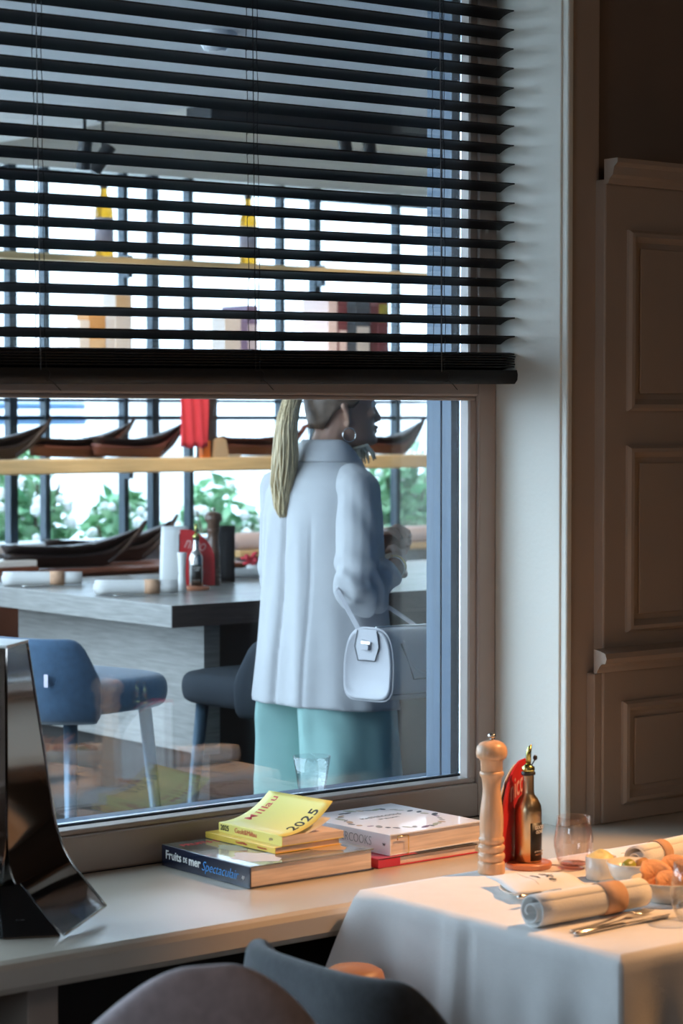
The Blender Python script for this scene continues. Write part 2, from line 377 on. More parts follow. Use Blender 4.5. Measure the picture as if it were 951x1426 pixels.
# long ledge under the window
b = BM()
prof = [(3.742, .722), (3.222, .722), (3.212, .717), (3.208, .708), (3.208, .678), (3.213, .668), (3.224, .664), (3.742, .664)]
prism(b, [(0.2, y, z) for y, z in prof], (3.25, 0, 0))
box(b, (3.4501, 3.222, .664), (5.2, 3.546, .722))
led = struct('trim_5', b, 'sill')
b = BM(); box(b, (.2, 3.40, .06), (5.2, 3.42, .662)); struct('trim_6', b, 'dark')  # black sheet, its colour stands in for the shaded void under the ledge
for x in (1.98, 3.6):
    b = BM(); box(b, (x - .03, 3.27, 0), (x + .03, 3.398, .663)); struct('trim_7', b, 'wall', bevel=.003)

# ------------------------------------------------------------------ the window
win = bpy.data.objects.new('window_1', None); COL.objects.link(win); win['kind'] = 'structure'
FX0, FX1, FY0, FY1 = OX0, 3.4318, 3.743, 3.83
SW = .052
GX1 = FX1 - SW
def wpart(name, lo, hi, m='frame', bevel=.005):
    b = BM(); box(b, lo, hi); return struct(name, b, m, win, bevel=bevel)
wpart('right_stile', (GX1, FY0, .7225), (FX1, 3.797, OZ1))
wpart('right_stile_back', (GX1 + .022, 3.7972, .7225), (FX1, FY1, OZ1), 'bluewood', 0)
wpart('left_stile', (FX0, FY0, .7225), (FX0 + SW, FY1, OZ1))
wpart('bottom_rail', (FX0 + SW, FY0, .7225), (GX1, FY1, .797))
wpart('transom', (FX0 + SW, FY0, 1.647), (GX1, FY1, 1.712))
wpart('top_rail', (FX0 + SW, FY0, 2.62), (GX1, FY1, OZ1))
for z0, z1 in ((.797, 1.647), (1.712, 2.62)):          # beads, gaskets and panes of the two lights
    x0, x1 = FX0 + SW, GX1
    w = .016
    wpart('glazing_bead', (x0, 3.752, z0), (x1, 3.792, z0 + .011), bevel=.003)
    wpart('glazing_bead', (x0, 3.752, z1 - .009), (x1, 3.792, z1), bevel=.003)
    b = BM(); prism(b, [(x1 - .0002, 3.752, z0 + .011), (x1 - .017, 3.753, z0 + .011), (x1 - .020, 3.757, z0 + .011), (x1 - .010, 3.792, z0 + .011), (x1 - .0002, 3.792, z0 + .011)], (0, 0, z1 - z0 - .020)); struct('glazing_bead', b, 'frame', win)
    wpart('gasket', (x1 + .013, 3.7972, z0), (x1 + .0215, 3.830, z1), 'gasket', 0)
    wpart('gasket', (x0, 3.7972, z0), (x1 + .012, 3.7991, z0 + .013), 'gasket', 0)
    wpart('spacer_bar', (x1 + .007, 3.803, z0 + .0145), (x1 + .0125, 3.815, z1 - .002), 'spacer', 0)
    wpart('spacer_bar', (x0, 3.803, z0 + .0005), (x1 + .0125, 3.815, z0 + .0145), 'spacer', 0)
    wpart('pane', (x0, 3.7992, z0), (x1 + .0128, 3.8025, z1), 'glass', 0)
    wpart('pane', (x0, 3.8155, z0), (x1 + .0128, 3.8188, z1), 'glass', 0)
# outer frame of blue grey wood: the deep jamb seen through the glass, and the outer ledge
b = BM()
box(b, (3.376, 3.8305, .79), (3.4318, 3.862, OZ1)); box(b, (3.374, 3.8645, .79), (3.4318, 3.912, OZ1)); box(b, (3.382, 3.862, .79), (3.4318, 3.8645, OZ1))
struct('trim_8', b, 'bluewood', bevel=.0015)
b = BM(); box(b, (.6, 3.8305, .655), (3.7, 4.06, .770)); struct('trim_9', b, 'bluewood', bevel=.004)
b = BM(); box(b, (3.4318, 3.921, 0), (9, 3.94, 2.6)); struct('trim_10', b, 'bluewood')

# ------------------------------------------------------------------ venetian blind
BX1 = 3.430
blind = thing('venetian_blind', 'black slatted venetian blind half drawn over the window', 'blind', (BX1, 3.705, 1.7), (0, -.009, 0))
NS = 8
def slat_mesh():
    bm = BM(); rings = []
    top, bot = [], []
    for i in range(NS + 1):
        u = i / NS                                        # 0 room side, 1 glass side
        y = -.0235 + .047 * u; z = -.0135 * u + .0035 * math.sin(PI * u)
        top.append((y, z + .0014)); bot.append((y, z - .0014))
    sec = top + bot[::-1]
    loft(bm, [[V((x, y, z)) for y, z in sec] for x in (-2.38, 0)])
    bmesh.ops.recalc_face_normals(bm, faces=bm.faces)
    me = bpy.data.meshes.new('slat'); bm.to_mesh(me); bm.free(); me.materials.append(MT['slat']); me.shade_smooth(); me.set_sharp_from_angle(angle=math.radians(40))
    return me
sm = slat_mesh()
Z0 = 1.7
NEAR = [2.439 - .0414 * k for k in range(-1, 17)]
for i, zz in enumerate(NEAR):
    o = link('slat', sm, blind); o.location = (random.uniform(-.0015, .0015), random.uniform(-.0012, .0012), zz - Z0)
    o.rotation_euler = (random.uniform(-.03, .03), random.uniform(-.0008, .0008), 0)
for k in range(6):                                        # slats gathered on the bottom rail
    o = link('slat', sm, blind); o.location = (random.uniform(-.002, .001), random.uniform(-.002, .001), 1.7445 - k * .0062 - Z0); o.rotation_euler = (.26 - .03*k, 0, 0)
b = BM()
sec = [(-.027, .004), (-.030, -.006), (-.028, -.018), (-.020, -.026), (.020, -.026), (.028, -.018), (.030, -.006), (.027, .004)]
loft(b, [[V((x, y, z + 1.700 - Z0)) for y, z in sec] for x in (-2.38, .002)])
obj('bottom_rail', b, 'slat', blind, smooth='auto')
b = BM(); box(b, (-2.38, -.034, 2.51 - Z0), (.0, .034, 2.565 - Z0)); obj('headrail', b, 'slat', blind, bevel=.004)
for xx, pale in ((-1.19, 1), (-.695, 0), (-.205, 1)):
    for yy, dx, mm, nm in ((-.026, 0, 'cord', 'ladder_cord'), (.026, .012, 'cord', 'ladder_cord')):
        b = BM(); tube(b, [(xx + dx + .0018 * math.sin(z * 37 + xx * 9), yy, z - Z0) for z in [1.70 + .05 * q for q in range(17)]], .00075, 5)
        if yy < 0:
            for zz in NEAR: tube(b, [(xx, -.026, zz - .003 - Z0), (xx + .012, .026, zz - .017 - Z0)], .0006, 4)
        obj(nm, b, mm, blind)
    b = BM(); tube(b, [(xx - .012, -.0285, z - Z0) for z in (1.70, 2.51)], .0009, 5)
    if pale:
        for zz in NEAR: ball(b, (xx - .012, -.0285, zz + .003 - Z0), .0018, 6)
    obj('lift_cord', b, 'cordpale' if pale else 'cord', blind)
    b = BM()                                              # loose loop at the bottom rail
    pts = [(xx - .012 + .010 * math.sin(q * .9) + .004 * q, -.0315 - .002 * math.sin(q), 1.700 - .0042 * q + .006 * math.sin(q * 1.3) - Z0) for q in range(9)]
    tube(b, pts, .0009, 5); obj('cord_loop', b, 'cord', blind)

# ================================================================== THE TERRACE BEYOND THE GLASS
b = BM(); box(b, (-1, 3.945, -.1), (9, 8.6, -.001)); struct('floor', b, 'terrace_floor')
# ceiling: an upper field with a lower soffit along the house and on the left
b = BM(); box(b, (2.2, 3.945, 2.74), (9, 7.9, 2.84)); struct('ceiling', b, 'terrace_ceil')
b = BM(); box(b, (2.2, 3.945, 2.60), (9, 6.02, 2.739)); box(b, (2.2, 6.0205, 2.60), (4.28, 7.75, 2.739)); struct('ceiling', b, 'terrace_soffit')
b = BM(); box(b, (4.29, 6.03, 2.555), (9, 6.17, 2.69)); struct('trim_11', b, 'lampblack', bevel=.004)     # dark beam
b = BM(); box(b, (4.29, 7.60, 2.56), (9, 7.74, 2.739)); struct('trim_12', b, 'terrace_ceil')
b = BM(); box(b, (9.0, 3.945, 0), (9.1, 8, 2.84)); struct('wall_right', b, 'terrace_soffit')
# glazing of black blue steel
GY = 7.62
glz = bpy.data.objects.new('window_2', None); COL.objects.link(glz); glz['kind'] = 'structure'
b = BM(); box(b, (2.2, GY - .06, 0), (9, GY + .08, 1.085)); struct('parapet', b, 'terrace_soffit', glz)
b = BM(); box(b, (2.2, GY - .10, 1.0855), (9, GY + .12, 1.122)); struct('parapet_ledge', b, 'lampwhite', glz, bevel=.004)
mx = [3.62, 3.98, 4.13, 4.462, 4.612, 4.972, 5.112, 5.284, 5.745, 5.93, 6.372, 6.85, 7.3, 7.8, 8.3]
for i, x in enumerate(mx):
    x += .025
    w = .011 if i % 3 else .017
    b = BM(); box(b, (x - w, GY - .02, 1.1225), (x + w, GY + .025, 2.56)); struct('mullion', b, 'steelblack', glz, bevel=.002)
for z, h in ((2.53, .022), (1.668, .006), (1.60, .008)):
    b = BM(); box(b, (2.2, GY - .006, z - h), (9, GY + .008, z + h)); struct('glazing_bar', b, 'steelblack', glz)
b = BM(); box(b, (2.2, GY + .009, 1.1225), (9, GY + .013, 2.55)); struct('pane', b, 'glass', glz)

# shelves hung in front of the glazing
def shelf(z0, z1, y0, label, m='shelf'):
    t = thing('wall_shelf', label, 'shelf', (3.2, y0, z0))
    b = BM(); box(b, (0, 0, 0), (5.4, .26, z1 - z0)); obj('board', b, m, t, bevel=.006)
    for x in (.78, 1.77, 2.73, 3.65):
        b = BM(); box(b, (x, .262, -.03), (x + .02, .3, z1 - z0 + .03)); obj('bracket', b, 'steelblack', t)
shelf(1.392, 1.446, 7.28, 'thick honey wood shelf carrying the model boats, lower of those in view')
shelf(1.765, 1.795, 7.28, 'thin wood shelf with books and cartons behind the bottom of the blind', 'whitetop')
shelf(2.178, 2.205, 7.28, 'wood shelf near the ceiling carrying two amber bottles')

# amber bottles on the top shelf
def amber(px_, label):
    x = xp(px_, 7.38)
    t = thing('liquor_bottle', label, 'bottle', (x, 7.38, 2.2055), group='amber bottles on the top shelf')
    b = BM(); lathe(b, [(.034, 0), (.036, .01), (.036, .165), (.034, .185), (.018, .225), (.0135, .24), (.0135, .275), (.014, .277)], 20); obj('bottle_body', b, 'amber', t, True)
    b = BM(); lathe(b, [(.0368, .045), (.0368, .150)], 20, cap=False); solid(b, .0006); obj('paper_label', b, 'tag', t, True)
    b = BM(); lathe(b, [(.0155, .262), (.0155, .302), (.013, .304)], 14); obj('cap', b, 'post', t, True)
amber(146, 'tall amber bottle with lilac label, left one on the top shelf')
amber(346, 'tall amber bottle with lilac label, right one on the top shelf')

# cartons and upright books on the middle shelf
def carton(name, px_, w, h, m, label, cat, y=7.37, d=.09, band=None):
    x = xp(px_, y - d/2)
    t = thing(name, label, cat, (x, y, 1.7955))
    b = BM(); box(b, (-w/2, -d/2, 0), (w/2, d/2, h)); obj('body' if cat == 'carton' else 'cover', b, m, t, bevel=.002)
    if band:
        z0, z1, bm_ = band
        b = BM(); box(b, (-w/2 + .004, -d/2 - .0012, h*z0), (w/2 - .004, -d/2 - .0002, h*z1)); obj('printed_panel', b, bm_, t)
    if cat == 'book':
        b = BM(); box(b, (-w/2 + .004, -d/2 + .006, h), (w/2 - .004, d/2 - .002, h + .001)); obj('page_block', b, 'page', t)
carton('gift_carton', 136.5, .075, .20, 'box1', 'brown carton standing on the middle shelf below the left bottle', 'carton', band=(.1, .5, 'box3'))
carton('gift_carton', 119, .046, .17, 'box2', 'pale carton at the left of the brown one on the middle shelf', 'carton')
carton('gift_carton', 173, .075, .275, 'box2', 'tall pale carton with a tan top on the middle shelf', 'carton', band=(.72, .98, 'box3'))
carton('gift_carton', 325, .080, .20, 'box2', 'grey white carton beside the purple book on the middle shelf', 'carton', band=(.1, .3, 'tag'))
carton('shelf_book', 352, .055, .245, 'purple', 'purple book standing beside the grey white carton', 'book', d=.17, band=(.3, .7, 'tag'))
carton('shelf_book', 463.5, .047, .29, 'pinkcov', 'pale pink book, leftmost of the four upright books at right', 'book', d=.17)
carton('shelf_book', 477.5, .045, .29, 'maroon', 'maroon book with pink panel next to the pale pink book', 'book', d=.17, band=(.1, .55, 'pinkcov'))
carton('shelf_book', 505.5, .074, .285, 'slatecov', 'dark slate book with a pale picture on its spine', 'book', d=.17, band=(.25, .62, 'box2'))
carton('shelf_book', 534, .056, .285, 'maroon', 'dark maroon book with olive top, rightmost on the middle shelf', 'book', d=.17, band=(.7, .95, 'olive'))

# ------------------------------------------------------------------ model boats
def boat(tip, y, z, L, label, rz=0, m1='hull', m2='hullred', H=.12, flip=1, mast=True, group=None, sheer=1.0):
    x = xp(tip, y) - L / 2 - .03
    t = thing('model_boat', label, 'model boat', (x, y, z), (0, 0, rz), group)
    N = 22; wmax = .055
    def sec(u):                                            # u 0 stern .. 1 bow, straight raked stem
        w = wmax * (math.sin(PI * min(1, .18 + u * .84)) ** .7) if u < .985 else .004
        keel = .0 + .012 * (1 - u) ** 3 + (max(0, u - .76) / .24) * H * .86
        deck = H * (.60 + (.50 if u > .45 else .16) * (abs(u - .45) / .55) ** 2.0 * sheer)
        xx = L * (u - .5)
        return xx, max(w, .003), keel, deck
    def hull(bm, f0, f1, grow=0):
        rings = []
        for i in range(N + 1):
            xx, w, k, d = sec(i / N)
            z0 = lerp(k, d, f0); z1 = lerp(k, d, f1)
            r = []
            for j in range(7):
                s = j / 6; zz = lerp(z1, z0, 1 - abs(2*s - 1))
                q = lerp(f1, f0, 1 - abs(2*s - 1))
                r.append(V((xx, (w + grow) * (math.sqrt(max(q, .02))) * (1 - 2*s), zz)))
            rings.append(r)
        loft(bm, rings, True)
    b = BM(); hull(b, 0, .62); obj('lower_hull', b, m2, t, True)
    b = BM(); hull(b, .60, 1.0, .002); obj('upper_hull', b, m1, t, True)
    b = BM(); x1, w1, k1, d1 = sec(1.0)
    xk = L * .26
    tube(b, [(xk, 0, .013), (lerp(xk, x1, .5), 0, H * .45), (x1, 0, k1 + .012), (x1 + .030, 0, d1 + .022)], [.010, .012, .012, .006], 8); obj('stem_post', b, m1, t, True)
    for u in (.25, .45, .62):
        b = BM(); xx, w, k, d = sec(u); box(b, (xx - .008, -w, d - .006), (xx + .008, w, d + .002)); obj('thwart', b, m1, t)
    b = BM(); xx, w, k, d = sec(.07); ball(b, (xx, 0, d * .9), .02, 8, (1, 1.3, .7)); obj('stern_deck', b, m2, t, True)
    return t
LS = 1.4465
boat(72, 7.37, LS, .52, 'dark model boat at the left end of the honey wood shelf', m2='hull')
boat(188, 7.46, LS, .44, 'dark model boat with red brown hull, second from left on the wood shelf')
boat(262, 7.35, LS, .40, 'dark topped model boat with its bow against the red cloth')
boat(432, 7.42, LS, .44, 'red brown model boat at the right of the dark post', m1='hullred', sheer=.6)
boat(592, 7.39, LS, .34, 'model boat with rising bow in front of the woman, by the blue jamb', m1='hull', sheer=1.1)
# low mahogany box with two more boats
t = thing('display_box', 'long brown mahogany box under the low model boats', 'box', (3.6, 7.12, 0))
b = BM(); box(b, (0, 0, .06), (1.62, .36, 1.03)); obj('body', b, 'mahog', t, bevel=.004)
b = BM(); box(b, (-.01, -.012, 1.0302), (1.63, .37, 1.047)); obj('lid', b, 'mahog', t, bevel=.004)
b = BM(); box(b, (.02, .02, .001), (1.60, .34, .0598)); obj('plinth', b, 'dark', t)
boat(203, 7.22, 1.0475, .58, 'large dark model boat on the mahogany box, nearest the window', m2='hull', H=.135, sheer=.9)
boat(247, 7.40, 1.0475, .56, 'dark model boat half hidden behind the large one on the box', m2='hull', H=.14)
b = BM(); box(b, (-.09, -.07, 0), (.09, .07, .022)); o = obj('stacked_book', b, 'whitetop', bevel=.002, loc=(xp(7, 7.22), 7.22, 1.0655)); tag(o, 'white book lying on top of the brown one by the left boat', 'book')
b = BM(); box(b, (-.10, -.075, 0), (.10, .075, .0175)); o = obj('stacked_book', b, 'mahog', bevel=.002, loc=(xp(5, 7.22), 7.22, 1.0475)); tag(o, 'brown book lying at the left end of the mahogany box', 'book')

# red cloth, dark post and small things between the boats
t = thing('hanging_cloth', 'red cloth hanging from the shelf beside the dark post', 'cloth', (xp(270, 7.262), 7.262, 1.487))
b = BM(); rings = []
for i in range(13):
    z = .29 * i / 12
    rings.append([V((-.065 + .13 * j / 14, -.006 * math.sin(j * 1.3 + i * .25) - .004, z + .004 * math.sin(j))) for j in range(15)])
loft(b, rings, False, False); solid(b, .002); obj('cloth', b, 'redcloth', t, True)
b = BM(); box(b, (.022, -.0145, .20), (.038, -.0115, .288)); obj('white_tag', b, 'whiteink', t)
b = BM(); px0 = xp(285, 7.31); box(b, (px0, 7.31, 1.4465), (px0 + .062, 7.37, 1.7645)); o = obj('timber_post', b, 'post', bevel=.003); tag(o, 'dark brown post standing on the wood shelf beside the red cloth', 'post')
b = BM(); px0 = xp(280, 7.29); box(b, (px0, 7.283, 1.4465), (px0 + .040, 7.305, 1.512)); o = obj('small_carton', b, 'orange', bevel=.002); tag(o, 'small bright orange carton under the red cloth', 'carton')
b = BM(); px0 = xp(296, 7.284) - 5.440; prism(b, [(px0 + 5.445, 7.284, 1.4465), (px0 + 5.520, 7.284, 1.4465), (px0 + 5.507, 7.284, 1.515), (px0 + 5.480, 7.284, 1.527), (px0 + 5.452, 7.284, 1.515)], (0, .012, 0)); o = obj('tag_board', b, 'box3', bevel=.002); tag(o, 'small taupe board leaning in front of the dark post', 'board')
b = BM(); lathe(b, [(.012, 0), (.032, .006), (.034, .009), (.012, .004)], 18, (xp(326, 7.33), 7.33, 1.4465)); o = obj('small_dish', b, 'whitetop', smooth=True); tag(o, 'small white dish at the front edge of the wood shelf', 'dish')

# ------------------------------------------------------------------ tall bar table
TX, TY, TZ = 3.905, 5.70, 1.036
t = thing('bar_table', 'tall grey oak bar table with thick slab top', 'table', (TX, TY, 0))
b = BM(); box(b, (0, 0, TZ - .068), (2.6, 1.22, TZ)); o = obj('tabletop', b, 'oakgrey', t, bevel=.002)
b = BM(); box(b, (.001, -.003, TZ - .0675), (2.6, -.0002, TZ - .0006)); obj('end_edging', b, 'oakdark', t)
b = BM(); box(b, (.17, .072, .56), (.23, 1.18, TZ - .0685)); obj('side_panel', b, 'oakgrey', t)
b = BM(); box(b, (.232, .075, .56), (2.4, .115, TZ - .0685)); obj('front_panel', b, 'dark', t)
b = BM(); box(b, (.20, .085, .001), (2.4, 1.15, .559)); obj('plinth', b, 'dark', t)  # black block put in for the darkness below the table

def napkin_roll(loc, rz, label, L=.25, r0=.026, group=None, cutl=False, band=(.60, .78)):
    t = thing('napkin_roll', label, 'napkin', loc, (0, 0, rz), group)
    b = BM(); rings = []
    K = 46
    for i in range(9):
        u = i / 8; r = []
        for k in range(K + 1):
            a = 2 * PI * 2.6 * k / K
            f_ = min(1, (k / K) / .60); rr = .005 + (r0 - .0065) * f_ ** .8 + .0012 * (k / K) + .0005 * math.sin(a * 2 + u * 5)
            rr *= 1 - .10 * u
            r.append(V((L * (u - .5) + .010 * (k / K) * (1 - u), rr * math.cos(a - 1.4), r0 * 1.02 + rr * math.sin(a - 1.4) * .94)))
        rings.append(r)
    loft(b, rings, False, False); solid(b, .0022)
    zmin = min(v.co.z for v in b.verts)
    for v in b.verts: v.co.z -= zmin
    obj('linen', b, 'napkin', t, True)
    b = BM(); rr = r0 + .0014; zc = r0 * 1.02 - zmin
    loft(b, [[V((L * (u - .5), rr * (1 - .10*u) * math.cos(2*PI*k/28), zc + rr * .96 * (1 - .10*u) * math.sin(2*PI*k/28))) for k in range(28)] for u in band], False)
    solid(b, .0006)
    for v in b.verts: v.co.z = max(v.co.z, .0004)
    obj('paper_band', b, 'kraft', t, True)
    return t
n1 = napkin_roll((xp(57, 6.66), 6.66, TZ + .0005), -.50, 'white napkin roll on the grey bar table, left of the two', .27, .026, 'napkin rolls on the bar table')
n2 = napkin_roll((xp(188, 6.13), 6.13, TZ + .0005), -.50, 'white napkin roll on the grey bar table, nearer its corner', .27, .026, 'napkin rolls on the bar table')

def cutlery_fork(loc, rz, label, tilt=0, L=.20):
    t = thing('fork', label, 'fork', loc, (0, tilt, rz))
    b = BM()
    pts = [(-L/2, 0, .0035), (-L/4, 0, .003), (0, 0, .006), (L*.18, 0, .010), (L*.27, 0, .007)]
    w = [.0055, .0045, .003, .003, .010]
    loft(b, [[V((p[0], s * ww, p[2] + zz)) for s, zz in ((-1, -.0012), (1, -.0012), (1, .0012), (-1, .0012))] for p, ww in zip(pts, w)])
    obj('handle', b, 'steel', t, True, bevel=.0006)
    for i in range(4):
        b = BM(); y = (i - 1.5) * .0058
        tube(b, [(L*.265, y*1.0, .007), (L*.36, y, .0035), (L*.5, y * .9, .006)], [.0017, .0015, .0009], 6); obj('tine', b, 'steel', t, True)
    return t
def cutlery_knife(loc, rz, label, L=.215, tilt=0):
    t = thing('knife', label, 'knife', loc, (0, tilt, rz))
    b = BM()
    loft(b, [[V((x, w * math.cos(2*PI*k/10), .0042 + h * math.sin(2*PI*k/10))) for k in range(10)] for x, w, h in ((-L/2, .003, .002), (-L/2 + .006, .0058, .004), (-L/4, .0052, .0038), (-.005, .0038, .003), (0, .0035, .0028))])
    obj('handle', b, 'steel', t, True)
    b = BM(); prism(b, [(0, -.0032, .0035), (L*.2, -.0075, .0035), (L*.42, -.0075, .0035), (L*.5, .003, .0035), (L*.3, .0042, .0035), (0, .0032, .0035)], (0, 0, .0014)); obj('blade', b, 'steel', t, bevel=.0004)
    return t
cutlery_knife((xp(75, 6.58), 6.58, TZ + .0005), -.42, 'steel knife beside the left napkin roll on the bar table')
cutlery_knife((xp(205, 6.05), 6.05, TZ + .0005), -.42, 'steel knife beside the nearer napkin roll on the bar table')

# ---- menu stand, oil bottle, mill (also used indoors)
def menu_stand(loc, rz, label, k=1):
    """a red board with a slanted rounded top before a dark card, on a round base"""
    t = thing('menu_stand', label, 'menu stand', loc, (0, 0, rz), 'red menu stands')
    b = BM(); lathe(b, [(.043, 0), (.045, .003), (.045, .009), (.043, .011), (0, .011)], 36, (-.005, -.0285, 0), cap=False); obj('base', b, 'saucer', t, 'auto')
    def outline(w0, w1, h, rad):                     # one long straight edge, the other swept over in an arc
        p = [(w0, .012), (w0 * .96, h)]
        p += [(w0 * .96 - (w0 * .96 + w0) * (q / 12) ** 1.0 * .62 if q < 1 else lerp(w0 * .55, -w0, math.sin(PI/2 * q / 12) ** 1.3), h - .10 * h * 0 - (h * .52) * (1 - math.cos(PI/2 * q / 12))) for q in range(1, 13)]
        p += [(-w0 * 1.02, .012)]
        return [(k * x, z) for x, z in p][::k]
    def outline_(w0, w1, h, rad):
        p = [(-w0, .012), (w0, .012)]
        p += [(w0 - (w0 - w1) * s ** 2.6, .012 + (h - .012) * s) for s in [q / 10 for q in range(1, 11)]]
        p += [(-w0 + (w0 - w1) * s ** 2.6, .012 + (h - .012) * s) for s in [q / 10 for q in range(10, 0, -1)]]
        return p
    b = BM(); prism(b, [(x, 0, z) for x, z in outline(.058, .044, .197, 0)], (0, .0035, 0)); obj('front_board', b, 'red', t)
    b = BM(); prism(b, [(x, .0045, z) for x, z in outline(.062, .050, .182, 0)], (0, .003, 0)); obj('back_board', b, 'blackcover', t)
    b = BM(); prism(b, [(x - .006, .009, z) for x, z in outline(.060, .054, .190, 0)], (0, .0012, 0)); obj('menu_card', b, 'whitetop', t)
    text(t, 'lettering', 'nico', .058, (k * .006, -.0006, .148), (1, 0, k * .22), (0, 0, 1), 'redletter', 'CENTER', .25, .72, .0003)
    return t
def oil_bottle(loc, rz, label, body='gold', k=1.0):
    t = thing('oil_bottle', label, 'oil bottle', loc, (0, 0, rz), 'metal oil bottles'); t.scale = (k, k, k)
    b = BM(); lathe(b, [(.0235, 0), (.0255, .002), (.0255, .096), (.0245, .106), (.0185, .119), (.0120, .127), (.0112, .134), (.0105, .165), (.0108, .168), (0, .168)], 32, cap=False); obj('bottle_body', b, body, t, True)
    b = BM(); lathe(b, [(.0125, .1635), (.0135, .165), (.0135, .169), (.0125, .170), (0, .170)], 24, cap=False); obj('collar_ring', b, 'label', t, True)
    b = BM(); lathe(b, [(.0105, .170), (.0125, .174), (.012, .179), (.007, .183), (.005, .185), (0, .185)], 24, cap=False); obj('pourer_cap', b, 'olivegold', t, True)
    b = BM(); tube(b, [(0, 0, .183), (.0005, 0, .205), (.002, 0, .214)], .0052, 12)
    for v in b.verts:
        if v.co.z > .209: v.co.z += (v.co.x - .002) * 1.2 + .003
    obj('spout', b, 'olivegold', t, True)
    b = BM(); tube(b, [(.006, .004, .184), (.010, .006, .192)], .0012, 6); ball(b, (.0115, .006, .197), .0055, 10, (.6, 1, 1)); obj('breather_flap', b, 'label', t, True)
    b = BM(); a0, a1 = -.75, .80
    for zz in (0,):
        loft(b, [[V((.0258 * math.cos(a0 + (a1 - a0) * q / 10), .0258 * math.sin(a0 + (a1 - a0) * q / 10), z)) for q in range(11)] for z in (.004, .076)], False, False)
    solid(b, .0004); obj('label', b, 'label', t, True)
    for zz, s, tx in ((.067, .0095, 'GOOD'), (.0585, .0085, 'OLIVE')):
        text(t, 'label_print', tx, s, (.0264, 0, zz), (0, 1, 0), (0, 0, 1), 'whiteink', 'CENTER', 0, .9, .0002)
    text(t, 'label_print', 'EXTRA VIRGIN', .0042, (.0264, 0, .022), (0, 1, 0), (0, 0, 1), 'whiteink', 'CENTER')
    text(t, 'label_print', 'OLIVE OIL', .0052, (.0264, 0, .016), (0, 1, 0), (0, 0, 1), 'kraft', 'CENTER')
    return t
def pepper_mill(loc, rz, label, m='beech', knob='steel'):
    t = thing('pepper_mill', label, 'pepper mill', loc, (0, 0, rz), 'turned wooden pepper mills')
    P = [(.0, 0), (.0245, 0), (.0255, .002), (.0255, .020), (.0245, .0215), (.0215, .0225), (.0215, .0238), (.0240, .026), (.0255, .030), (.0255, .035), (.0235, .0385), (.0208, .0395), (.0208, .0408), (.0235, .043), (.0252, .047), (.0250, .051), (.0230, .0540),
         (.0200, .0550), (.0200, .0562), (.0225, .058), (.0242, .062), (.0238, .066), (.0220, .0685), (.0212, .070), (.0222, .085), (.0222, .105), (.0208, .122), (.0182, .140), (.0166, .156), (.0170, .168), (.0192, .179), (.0225, .184), (.0230, .187), (.0225, .190), (.0200, .192)]
    b = BM(); lathe(b, P + [(0, .192)], 40, cap=False); obj('body', b, m, t, True)
    b = BM(); lathe(b, [(0, .1925), (.0200, .1925), (.0205, .1935), (.0210, .212), (.0235, .2130), (.0225, .2150), (.0272, .2165), (.0292, .222), (.0295, .229), (.0275, .237), (.0225, .2435), (.015, .2475), (.008, .2492), (0, .2494)], 40, cap=False); obj('head', b, m, t, True)
    b = BM(); lathe(b, [(0, .2495), (.004, .2495), (.0035, .252), (.0035, .2545), (.0075, .2555), (.008, .258), (.0065, .261), (.003, .2625), (0, .263)], 20, cap=False); obj('knob', b, knob, t, True)
    return t
ms = MX = xp(274, 6.20); menu_stand((MX, 6.20, TZ + .0005), -.55, 'red menu stand on the grey bar table beyond the glass', -1)
oil_bottle((MX - .0192, 6.20 - .0217, TZ + .012), -2.15, 'silver oil bottle in front of the red menu stand on the bar table', 'edge', .93)
pepper_mill((xp(297, 6.30), 6.30, TZ + .0005), 0, 'dark pepper mill behind the red menu stand on the bar table', 'darkwood')
def curved_card(x, y, rz, m, h, label):
    t = thing('standing_menu', label, 'menu', (x, y, TZ + .0005), (0, 0, rz))
    b = BM(); loft(b, [[V((-.05 + .1 * q / 8 + (.02 if q < 4 else 0) * s * s * .4, .010 * (q / 8 - .5) ** 2 * 4 + .02 * s * s, h * s)) for q in range(9)] for s in [k / 8 for k in range(9)]], False, False)
    solid(b, .002); obj('card', b, m, t, True)
    b = BM(); box(b, (-.04, -.012, 0), (.04, -.001, .006)); obj('foot', b, 'post', t)
curved_card(xp(243, 6.36), 6.36, -.5, 'whitetop', .20, 'curved white menu card at the left of the red menu stand')
curved_card(xp(306, 6.38), 6.38, -.7, 'blackcover', .195, 'black menu card standing behind the red menu stand')
b = BM(); lathe(b, [(0, 0), (.016, 0), (.013, .03), (.011, .06), (.013, .10), (.0155, .125), (.015, .127), (0, .127)], 20, (0, 0, 0), cap=False)
o = obj('salt_mill', b, 'napkin', smooth=True, loc=(xp(253, 6.14), 6.14, TZ + .0005)); tag(o, 'slim white shaker at the left of the silver oil bottle', 'shaker')
# table further back with things on it
napkin_roll((xp(352, 6.50), 6.50, TZ + .0005), -.3, 'white napkin roll lying on the bar table left of the woman', .22, .02)
t = thing('flower_posy', 'small red flower posy on the bar table beside the woman', 'flowers', (xp(352, 6.66), 6.66, TZ + .0005))
b = BM(); lathe(b, [(0, 0), (.022, 0), (.026, .02), (.022, .035), (.02, .034), (0, .03)], 18, cap=False); obj('pot', b, 'whitetop', t, True)
b = BM()
for i in range(26): ball(b, (random.gauss(0, .018), random.gauss(0, .018), .052 + random.gauss(0, .010)), .009, 6, (1, 1, .7))
o = obj('petals', b, 'redcloth', t, True); o['kind'] = 'stuff'

